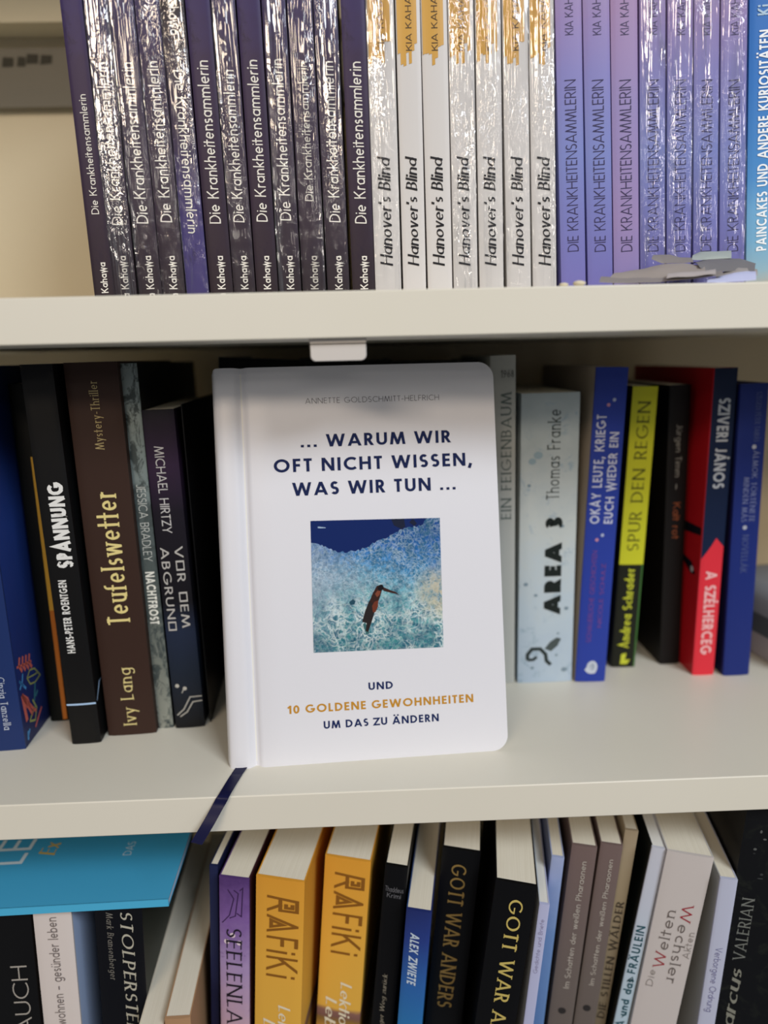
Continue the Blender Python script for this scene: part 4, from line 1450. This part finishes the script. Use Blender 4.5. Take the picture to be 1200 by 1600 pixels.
    if e.get('horiz'):
        s, sty, col = e['horiz']; polys, nat = text_polys(s, sty)
        for p, st in polys: mb.face([(w * (.40 + .52 * a), spine_y(w * .6) - .0001 - st * 6e-7, h - .013 + b * .0042) for a, b in p], plain(col))
    sp = mb.build('spine', root, 40)
    # covers
    y0 = tc + .001; ov = .0025 if hard else 0
    mbr = MB(); mbr.box((w - tc, y0, 0), (w, d, h), mr)
    mbl = MB(); mbl.box((0, y0, 0), (tc, d, h), ml)
    if e.get('leaves'): leaf_shapes(lambda p, m: mbr.face([(w + .00015, y, z) for y, z in p], m), .003, .034, .002, .052)
    if e.get('redcover'):
        nv = plain('#11131c', .4)
        mbl.face([(-.0002, y, z) for y, z in ((.002, h * .475), (.04, h * .46), (.04, h * .50), (.002, h * .50))], nv)
        mbl.face([(-.0002, y, z) for y, z in ((.006, h * .34), (.012, h * .335), (.02, h * .36), (.04, h * .43), (.04, h * .40), (.012, h * .375))], nv)
        mbl.face([(-.00028, .011 + .0022 * cos(t * pi / 5), h * .352 + .0022 * sin(t * pi / 5)) for t in range(10)], plain('#b9b2b4'))
    if e.get('glowline'): mbr.face([(w + .0001, y, z) for y, z in ((.002, h * .115), (.01, h * .155), (.02, h * .16), (.02, h * .165), (.009, h * .16), (.002, h * .12))], plain('#a9c6e6'))
    names = ('back_cover', 'front_cover') if e.get('flip') else ('front_cover', 'back_cover')
    mbr.build(names[0], root); mbl.build(names[1], root)
    mbp = MB()
    if hard: mbp.box((tc, y0, .003), (w - tc, d - .003, h - .003), mp)
    else: mbp.box((tc, y0, .0002), (w - tc, d - .0004, h - .0002), mp)
    mbp.build('page_block', root)
    if e.get('wrap'):
        mbw = MB(); path = [(-.0003, .012), (-.0003, .004), (-.0004, .0)]
        k = 14
        for i in range(k + 1): path.append((w * i / k, -.0009 - .0004 * sin(pi * i / k)))
        path += [(w + .0004, .0), (w + .0003, .004), (w + .0003, .012)]
        rows = []; m = 130; off = e['seed'] * 3.7
        for j in range(m + 1):
            z = h * j / m + (0 if 0 < j < m else 0); r = []
            for x, y in path:
                a = noise.noise(Vector((x * 320 + off, z * 26, off))); b = noise.noise(Vector((x * 500 - off + z * 160, z * 110, 3 + off)))
                amp = 1 if y < 0 else .0
                r.append((x, y - amp * (.0006 * abs(a) + .00045 * abs(b)), z))
            rows.append(r)
        mbw.grid(rows, FILM)
        mbw.build('shrink_film', root, 180)
    return root
# ------------------------------------------------------------------ bookcase
case = empty('bookcase', (0, 0, -0.56))
tag(case, 'cream lacquered bookcase whose three visible shelves carry rows of books', 'bookcase')
def cpart(name, boxes, mat, bevel=.0006):
    mb = MB()
    for lo, hi in boxes: mb.box((lo[0], lo[1], lo[2] + .56), (hi[0], hi[1], hi[2] + .56), mat)
    return mb.build(name, case, 30, bevel)
XL, XR, YB = -0.42, 0.46, 0.27
BACK = plain('#dccfb2', .6, .2, 'cream_back_panel')
cpart('shelf_board', [((XL, 0, ZB), (XR, YB, ZT))], LACQUER)
cpart('shelf_board', [((XL, 0, ZM), (XR, YB, 0))], LACQUER)
cpart('shelf_board', [((XL, 0, ZL - .02), (XR, YB, ZL))], LACQUER)
cpart('shelf_board', [((XL, 0, .535), (XR, YB, .555))], LACQUER)
cpart('side_panel', [((XL - .02, 0, -.56), (XL, YB, .56))], LACQUER)
cpart('side_panel', [((XR, 0, -.56), (XR + .02, YB, .56))], LACQUER)
cpart('back_panel', [((XL, YB, -.56), (XR, YB + .008, .56))], BACK)
rail = cpart('back_rail', [((XL, .243, .4464), (XR, YB, .478))], plain('#d6ccb2', .5))
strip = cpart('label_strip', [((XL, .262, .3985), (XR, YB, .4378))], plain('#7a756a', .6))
# smudged dark print on the strip
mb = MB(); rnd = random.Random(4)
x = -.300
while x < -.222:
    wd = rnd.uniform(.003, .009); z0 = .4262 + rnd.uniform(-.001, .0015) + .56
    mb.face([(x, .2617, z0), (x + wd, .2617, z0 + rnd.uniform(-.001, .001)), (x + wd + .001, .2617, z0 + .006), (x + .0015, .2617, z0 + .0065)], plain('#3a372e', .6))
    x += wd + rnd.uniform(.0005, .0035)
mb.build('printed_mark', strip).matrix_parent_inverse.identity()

# ------------------------------------------------------------------ the white hardback standing face out
WH, HH, TH = .1525, .2143, .013
hero = empty('hardback_book', HERO['loc'], (HERO['tilt'], 0, HERO['yaw']))
tag(hero, 'white hardback standing face out with dark blue title and a square underwater photo', 'book')
COVER = plain('#dedde0', .42, .35, 'white_cover')
def hero_cover():
    m, nt, b = base_mat('white_cover_card')
    n = noise_tex(nt, coords(nt, (900, 900, 900)), 1, 3)
    bp = N(nt, 'ShaderNodeBump'); bp.inputs['Strength'].default_value = .06; bp.inputs['Distance'].default_value = .0003
    nt.links.new(n, bp.inputs['Height']); nt.links.new(bp.outputs[0], b.inputs['Normal'])
    b.inputs['Base Color'].default_value = lin('#dfdfe4'); b.inputs['Roughness'].default_value = .38
    b.inputs['Specular IOR Level'].default_value = .35
    return m
COVER = hero_cover()
R = .0085
def zlim(x):
    ins = 0
    if x > WH - R: q = x - (WH - R); ins = R - math.sqrt(max(0, R * R - q * q))
    r0 = .0022
    if x < r0: q = r0 - x; ins = max(ins, r0 - math.sqrt(max(0, r0 * r0 - q * q)))
    return ins
def yprof(x):
    P = [(0, .0036), (.0006, .0022), (.0016, .0010), (.003, .0003), (.0050, -.0002), (.0075, -.0004), (.0100, -.0003), (.0118, .0001), (.0132, .0012), (.0148, .0024), (.0162, .0019), (.0176, .0006), (.0195, .0000), (1, 0)]
    for (a, ya), (b, yb) in zip(P, P[1:]):
        if a <= x <= b: return ya + (yb - ya) * (x - a) / (b - a)
xs = [0, .0003, .0006, .001, .0016, .0022, .003, .004, .005, .006, .0075, .009, .01, .0112, .0122, .013, .0138, .0144, .015, .0156, .0162, .0169, .0176, .0185, .0195]
xf = [x for x in xs if x >= .0150] + [.03, .06, .09, .12, .14] + [WH - R + R * sin(radians(9 * i)) for i in range(11)]
def board(xlist, yf, thick, name, z0=0.0, z1=HH, mat=COVER):
    """a solid strip of cover: front surface and back surface joined round the rim"""
    mb = MB(); F = []; Bk = []
    for x in xlist:
        i = zlim(x); F.append([(x, yf(x), z0 + i + (z1 - z0 - 2 * i) * k / 8) for k in range(9)]); Bk.append([(x, yf(x) + thick, z0 + i + (z1 - z0 - 2 * i) * k / 8) for k in range(9)])
    loop = []
    for f, b in zip(F, Bk): loop.append(f + b[::-1])
    mb.grid(loop, mat, closed=True)
    mb.face(loop[0][::-1], mat); mb.face(loop[-1], mat)
    return mb
sb = board([x for x in xs if x <= .0151], yprof, .0012, 'spine')
for k in range(9):  # rounded back of the spine round to the rear board
    pass
rows = []
for k in range(13):
    a = radians(180 + 0) ; t = k / 12
    y = .0036 + (TH - .0072) * t; x = -.0006 * sin(pi * t)
    rows.append([(x, y, .0022), (x, y, HH - .0022), (x + .001, y, HH - .0022), (x + .001, y, .0022)])
sb.grid(rows, COVER, closed=True)
sb.build('spine', hero, 50)
fb = board(xf, yprof, .0022, 'front_cover')
INKZ = -.00012
for ln in HERO['lines']:
    s, sty, col, x0, x1, z0, cap = ln
    polys, nat = text_polys(s, sty)
    m = plain(col, .6, .1)
    for p, k in polys: fb.face([(x0 + a * (x1 - x0), INKZ - (k % 50) * 6e-7, z0 + b * cap) for a, b in p], m)
def photo_mat():
    m, nt, b = base_mat('underwater_photo_print')
    (xa, za), (xb, zb) = HERO['photo'][0], HERO['photo'][2]
    v = coords(nt)
    u = math_n(nt, 'DIVIDE', math_n(nt, 'SUBTRACT', sep_z(nt, v, 0), xa), xb - xa)
    w = math_n(nt, 'DIVIDE', math_n(nt, 'SUBTRACT', sep_z(nt, v, 2), za), zb - za)
    n = noise_tex(nt, v, 45, 5, .65, .4); n_f = noise_tex(nt, v, 260, 6, .7, .6)
    ww = math_n(nt, 'ADD', w, math_n(nt, 'MULTIPLY', math_n(nt, 'SUBTRACT', n, .5), .35))
    ww = math_n(nt, 'ADD', ww, math_n(nt, 'MULTIPLY', math_n(nt, 'SUBTRACT', u, .5), .10))
    c = ramp(nt, ww, [(0.0, '#327f80'), (.2, '#4f9c9e'), (.42, '#72b6bc'), (.55, '#64aac8'), (.68, '#3f8aca'), (.82, '#2066b4'), (1, '#0f4490')])
    c = mixc(nt, ramp(nt, n_f, [(.42, (.75, .75, .75)), (.60, (0, 0, 0))]), c, '#2c5f78')
    c = mixc(nt, ramp(nt, math_n(nt, 'SUBTRACT', math_n(nt, 'SUBTRACT', .72, u), math_n(nt, 'ABSOLUTE', math_n(nt, 'SUBTRACT', w, .55))), [(.15, (0, 0, 0)), (.62, (.65, .65, .65))]), c, '#a9b6c8')
    ns = N(nt, 'ShaderNodeTexNoise'); ns.inputs['Scale'].default_value = 110; ns.inputs['Detail'].default_value = 4
    nt.links.new(v, ns.inputs['Vector'])
    def caustic(scale, warp, wide):
        sc = N(nt, 'ShaderNodeVectorMath', operation='SCALE'); sc.inputs['Scale'].default_value = warp
        mv = N(nt, 'ShaderNodeVectorMath', operation='ADD')
        nt.links.new(ns.outputs['Color'], sc.inputs[0]); nt.links.new(v, mv.inputs[0]); nt.links.new(sc.outputs[0], mv.inputs[1])
        vo = N(nt, 'ShaderNodeTexVoronoi', feature='DISTANCE_TO_EDGE'); vo.inputs['Scale'].default_value = scale
        nt.links.new(mv.outputs[0], vo.inputs['Vector'])
        return ramp(nt, vo.outputs['Distance'], [(0, (1, 1, 1)), (wide, (0, 0, 0))])
    low = ramp(nt, w, [(.25, (1, 1, 1)), (.58, (0, 0, 0))])
    gate = ramp(nt, noise_tex(nt, v, 70, 3), [(.38, (.15, .15, .15)), (.58, (1, 1, 1))])
    dkb = ramp(nt, noise_tex(nt, v, 130, 5, .65, 1.2), [(.47, (0, 0, 0)), (.60, (.9, .9, .9))])
    c = mixc(nt, math_n(nt, 'MULTIPLY', dkb, ramp(nt, w, [(.1, (.85, .85, .85)), (.55, (.3, .3, .3)), (.9, (.5, .5, .5))])), c, '#184e66')
    c = mixc(nt, math_n(nt, 'MULTIPLY', math_n(nt, 'MULTIPLY', caustic(200, .022, .16), low), math_n(nt, 'MULTIPLY', gate, .85)), c, '#e6efe6')
    c = mixc(nt, math_n(nt, 'MULTIPLY', math_n(nt, 'MULTIPLY', caustic(380, .014, .14), gate), .45), c, '#cfe2ec')
    fl = ramp(nt, noise_tex(nt, v, 620, 5, .75, .5), [(.50, (0, 0, 0)), (.66, (.8, .8, .8))])
    c = mixc(nt, math_n(nt, 'MULTIPLY', fl, ramp(nt, w, [(.2, (.35, .35, .35)), (.55, (.8, .8, .8)), (.95, (.25, .25, .25))])), c, '#c4d6e4')
    fd = ramp(nt, noise_tex(nt, coords(nt, (1, 1, 1), (2, 5, 1)), 480, 5, .75, .6), [(.50, (0, 0, 0)), (.66, (.4, .4, .4))])
    c = mixc(nt, fd, c, '#1f5478')
    # warm pale patch of sand at the right and bottom
    rr = math_n(nt, 'ADD', math_n(nt, 'MULTIPLY', math_n(nt, 'SUBTRACT', u, 1), math_n(nt, 'SUBTRACT', u, 1)), math_n(nt, 'MULTIPLY', math_n(nt, 'SUBTRACT', w, .42), math_n(nt, 'SUBTRACT', w, .42)))
    sand = math_n(nt, 'MULTIPLY', ramp(nt, rr, [(0, (.8, .8, .8)), (.06, (0, 0, 0))]), ramp(nt, n_f, [(.4, (0, 0, 0)), (.55, (1, 1, 1))]))
    c = mixc(nt, sand, c, '#cdbb98')
    nt.links.new(c, b.inputs['Base Color']); b.inputs['Roughness'].default_value = .5; b.inputs['Specular IOR Level'].default_value = .12
    return m
ph = HERO['photo']
def PH(u, v):
    a = [ph[0][i] + (ph[1][i] - ph[0][i]) * u for i in (0, 1)]; b = [ph[3][i] + (ph[2][i] - ph[3][i]) * u for i in (0, 1)]
    return a[0] + (b[0] - a[0]) * v, a[1] + (b[1] - a[1]) * v
def ink(pts, col, lay):
    fb.face([(PH(u, v)[0], INKZ - lay * 1e-5, PH(u, v)[1]) for u, v in pts], plain(col, .6, .1))
fb.face([(x, INKZ, z) for x, z in ph], photo_mat())
rnd = random.Random(7)
edge = [(0, .835), (.06, .825), (.12, .80), (.2, .765), (.27, .755), (.36, .765), (.44, .80), (.52, .84), (.6, .87), (.66, .90), (.72, .925), (.80, .935), (.86, .95), (.9, 1)]
fine = []
for (a, b), (c, d) in zip(edge, edge[1:]):
    for k in range(5): fine.append((a + (c - a) * k / 5, min(1, max(0, b + (d - b) * k / 5 + (rnd.uniform(-.010, .010) if 0 < a else 0)))))
ink([(0, 1)] + fine + [(.9, 1)], '#102660', 1)
ink([(.62, 1), (.64, .95), (.70, .92), (.73, .94), (.72, 1)], '#1b2238', 2)
ink([(.76, .97), (.80, .94), (.82, .96), (.79, 1)], '#1b2238', 2)
ink([(.055, .945), (.07, .942), (.115, .943), (.115, .948), (.07, .955), (.055, .955)], '#9ab0c8', 2)
# swimmer seen from above
ink([(.38, .20), (.40, .215), (.43, .13), (.405, .12)], '#3d6a6c', 2)
ink([(.375, .22), (.40, .30), (.43, .37), (.455, .41), (.50, .40), (.48, .31), (.45, .22), (.42, .14), (.40, .15), (.41, .21)], '#2a2424', 3)
ink([(.44, .38), (.455, .42), (.475, .455), (.495, .49), (.53, .50), (.535, .46), (.52, .41), (.50, .36), (.47, .34)], '#38221e', 4)
ink([(.455, .34), (.475, .37), (.505, .38), (.50, .33), (.48, .29), (.46, .29)], '#6e3626', 5)
ink([(.48, .43), (.50, .455), (.525, .45), (.515, .42), (.495, .405)], '#7c4432', 5)
ink([(.53, .47), (.55, .478), (.60, .455), (.64, .44), (.67, .415), (.64, .425), (.60, .435), (.55, .45)], '#3c2622', 4)
ink([(.50, .475), (.52, .50), (.54, .50), (.55, .475), (.535, .455), (.51, .455)], '#17161a', 6)
ink([(.28, .375), (.31, .395), (.33, .38), (.32, .355), (.29, .352)], '#264a5c', 3)
fb.build('front_cover', hero, 35)
bb = board([.0022] + [x for x in xf if x > .02], lambda x: TH - .0022, .0022, 'back_cover')
bb.build('back_cover', hero, 35)
pb = board([.003] + [x - .0025 for x in xf if x > .03], lambda x: .0022, TH - .0044, 'page_block', .003, HH - .003, PAGES_WHITE)
pb.build('page_block', hero, 35)
# ribbon bookmark running out under the spine and over the shelf edge
NAVY = graded('navy_satin', [(0, '#12143a'), (1, '#191b42')], h=1, nscale=900, namt=.8, rough=.35)
inv = (Matrix.Translation(HERO['loc']) @ Matrix.Rotation(HERO['yaw'], 4, 'Z') @ Matrix.Rotation(HERO['tilt'], 4, 'X')).inverted()
ctrl = [Vector(p) for p in RIBBON]; pts = []
for i in range(len(ctrl) - 1):
    p0, p1, p2, p3 = ctrl[max(0, i - 1)], ctrl[i], ctrl[i + 1], ctrl[min(len(ctrl) - 1, i + 2)]
    for k in range(6):
        t = k / 6
        pts.append(.5 * ((2 * p1) + (p2 - p0) * t + (2 * p0 - 5 * p1 + 4 * p2 - p3) * t * t + (3 * p1 - p0 - 3 * p2 + p3) * t ** 3))
pts.append(ctrl[-1])
mb = MB(); rows = []
for i, p in enumerate(pts):
    tn = (pts[min(i + 1, len(pts) - 1)] - pts[max(i - 1, 0)]).normalized()
    t = i / len(pts)
    side = Vector((1, -.15, .12 * t)); side = (side - tn * side.dot(tn) * .45).normalized()
    up_n = side.cross(tn).normalized()
    if up_n.y > 0 and up_n.z < 0: up_n = -up_n
    hw = .0030
    rows.append([inv @ (p + side * hw * s + up_n * (.00015 * q)) for s, q in ((-1, -1), (-.5, -1), (0, -1), (.5, -1), (1, -1), (1, 1), (.5, 1), (0, 1), (-.5, 1), (-1, 1))])
mb.grid(rows, NAVY, closed=True); mb.face(rows[0], NAVY); mb.face(rows[-1][::-1], NAVY)
mb.build('ribbon_bookmark', hero, 60)

# ------------------------------------------------------------------ white catch under the upper board
clip = empty('shelf_catch', (-.0103, .004, ZB))
tag(clip, 'small white plastic catch under the upper shelf board above the white hardback', 'catch')
WP = plain('#cfc9c2', .45, .4, 'white_plastic')
def rbox(x0, x1, z0, z1, r, y0, y1, mat):
    mb = MB(); out = []
    for cx, cz, a in ((x1 - r, z1 - .0004, 0), (x0 + r, z1 - .0004, 90), (x0 + r, z0 + r, 180), (x1 - r, z0 + r, 270)):
        rr = r if a >= 180 else .0004
        cx2 = (x1 - rr) if a in (0, 270) else (x0 + rr)
        out += arc(cx2, (z0 + rr) if a >= 180 else (z1 - rr), rr, rr, a, a + 90, 6)
    n = len(out); rows = [[(x, y, z) for x, z in out] for y in (y0, y1)]
    ins = [[(x * .97, y0 - .0005, (z - (z0 + z1) / 2) * .94 + (z0 + z1) / 2) for x, z in out]]
    mb.grid([ins[0]] + rows, mat, closed=True); mb.face(ins[0], mat); mb.face(rows[-1][::-1], mat)
    return mb
rbox(-.0126, .0126, -.0022, 0, .0004, 0, .012, WP).build('mounting_plate', clip, 40)
rbox(-.0125, .0125, -.0098, -.0025, .0024, .0004, .011, WP).build('catch_body', clip, 40)

# ------------------------------------------------------------------ all the standing books
for e in BOOKS: make_book(e)

# ------------------------------------------------------------------ turquoise book lying flat under the middle board
tq = empty('paperback_book', (-.215, .0075, -.0702), (0, 0, .02))
tag(tq, 'turquoise paperback lying flat on top of the books at lower left', 'book')
TQ = graded('turquoise_cover', [(0, '#48a4cc'), (.4, '#3a96bd'), (1, '#2a789c')], h=.148, nscale=20, namt=.05, axis=1, rough=.35)
L, Dp, Th = .1035, .148, .0042
mb = MB(); mb.box((-L, 0, Th - .0005), (L, Dp, Th), TQ)
def tqtext(s, sty, col, x, y, size, rot):
    polys, nat = text_polys(s, sty)
    for p, k in polys:
        q = []
        for a, b in p:
            tx, ty = a * nat * size, b * size
            q.append((x + tx * cos(rot) - ty * sin(rot), y + tx * sin(rot) + ty * cos(rot), Th + .0001 + k * 6e-7))
        mb.face(q, plain(col, .45))
tqtext('LEBE', 'sans', '#c9d4d8', .012, .034, .020, pi / 2)
tqtext('Ex', 'script', '#c3a24c', .028, .040, .010, pi / 2)
tqtext('DAS', 'sans', '#bcd0d8', .073, .0365, .0048, pi / 2)
mb.build('front_cover', tq)
mb = MB(); mb.box((-L, 0, 0), (L, Dp, .0005), TQ); mb.build('back_cover', tq)
mb = MB(); mb.prism([(-L, -.0006 ), (L, -.0006), (L, .0002), (-L, .0002)], 0, Th, plain('#4fb2da', .35)); mb.build('spine', tq)
mb = MB(); mb.box((-L + .0003, .0006, .0005), (L - .0003, Dp - .0005, Th - .0005), paper_mat('bluish_pages', '#b8c4d6', '#d6deea')); mb.build('page_block', tq)

# ------------------------------------------------------------------ loose grey paper pieces at the right end of the upper board
PC = ['#8f8884', '#a0978f', '#b5adaa', '#7a7879', '#a6afaa', '#8a8480', '#c6cbea', '#a09a96']
PL = ['long dark grey paper piece at the bottom of the heap by the lilac books', 'broad brownish grey curled paper piece in the middle of the heap', 'small pale grey folded paper piece at the front of the heap',
      'dark grey curled paper piece at the right of the heap', 'pale greenish grey paper piece on top of the heap', 'pointed grey paper piece at the upper left of the heap', 'bluish white paper piece at the right foot of the heap', 'thin brown-grey curled paper piece under the dark grey one']
for (lo, hi), c, lb in zip(PAPERS, PC, PL):
    o = Vector(lo[0]); t = tag(empty('paper_piece', o), lb, 'paper', 'loose paper pieces on the upper board')
    mb = MB(); m = 8; rows = []
    def spl(P, s):
        s *= len(P) - 1; i = min(int(s), len(P) - 2); f = s - i; f = f * f * (3 - 2 * f) * .5 + f * .5
        return Vector(P[i]).lerp(Vector(P[i + 1]), f)
    for q in (0, 1):
        for j in (range(m + 1) if q == 0 else reversed(range(m + 1))):
            f = j / m; r = []
            for i in range(17):
                s = i / 16; p = spl(lo, s).lerp(spl(hi, s), f)
                p.z += .0012 * sin(pi * f) + .0004 * noise.noise(p * 140)
                p.z = max(p.z, ZT + .0002)
                p.z += .0003 * q
                r.append(p - o)
            rows.append(r)
    rows.append(rows[0])
    mb.grid(rows, plain(c, .7, .2))
    k = tag
    for key in ('label',): pass
    mb.build('sheet', t, 60)
for x, y, r, lb in ((.0965, .004, .0018, 'larger cream paper crumb on the upper board edge left of the paper heap'), (.0900, .005, .0013, 'smaller cream paper crumb on the upper board edge under the first lilac book')):
    mb = MB(); rows = []
    for i in range(7):
        a = pi * i / 6 - pi / 2; rows.append([(r * (1 + .3 * noise.noise(Vector((i, j, r * 900)))) * cos(a) * cos(2 * pi * j / 10) * 1.6, r * cos(a) * sin(2 * pi * j / 10), r * .7 + r * .7 * sin(a) * (1 + .25 * noise.noise(Vector((j, i, 5))))) for j in range(10)])
    mb.grid(rows, plain('#d9ceb2', .8), closed=True)
    o = mb.build('paper_crumb', None, 60); o.location = (x, y, ZT); tag(o, lb, 'paper', 'paper crumbs on the upper board')

# ------------------------------------------------------------------ rounded grey case at the right end of the middle board
gc = empty('storage_case', (.318, .150, 0), (0, 0, .15))
tag(gc, 'rounded grey case with a darker band at the right end of the middle shelf', 'case')
def case_ring(name, prof, mat):
    mb = MB(); rows = []
    for rr, z in prof:
        ring = []
        for cx, cy, a in ((.030, .045, 0), (-.030, .045, 90), (-.030, -.03, 180), (.030, -.03, 270)):
            ring += [(cx + rr * cos(radians(a + 10 * i)), cy + rr * sin(radians(a + 10 * i)), z) for i in range(10)]
        rows.append(ring)
    mb.grid(rows, mat, closed=True); mb.face(rows[0][::-1], mat); mb.face(rows[-1], mat)
    return mb.build(name, gc, 40)
case_ring('case_body', [(.014, .0), (.016, .002), (.0165, .018)], plain('#a39a9a', .6))
case_ring('case_band', [(.0168, .018), (.0172, .020), (.0172, .030), (.0168, .032)], plain('#54575a', .5))
case_ring('case_lid', [(.0165, .032), (.0155, .042), (.010, .048), (.004, .0495)], plain('#8d9095', .45))
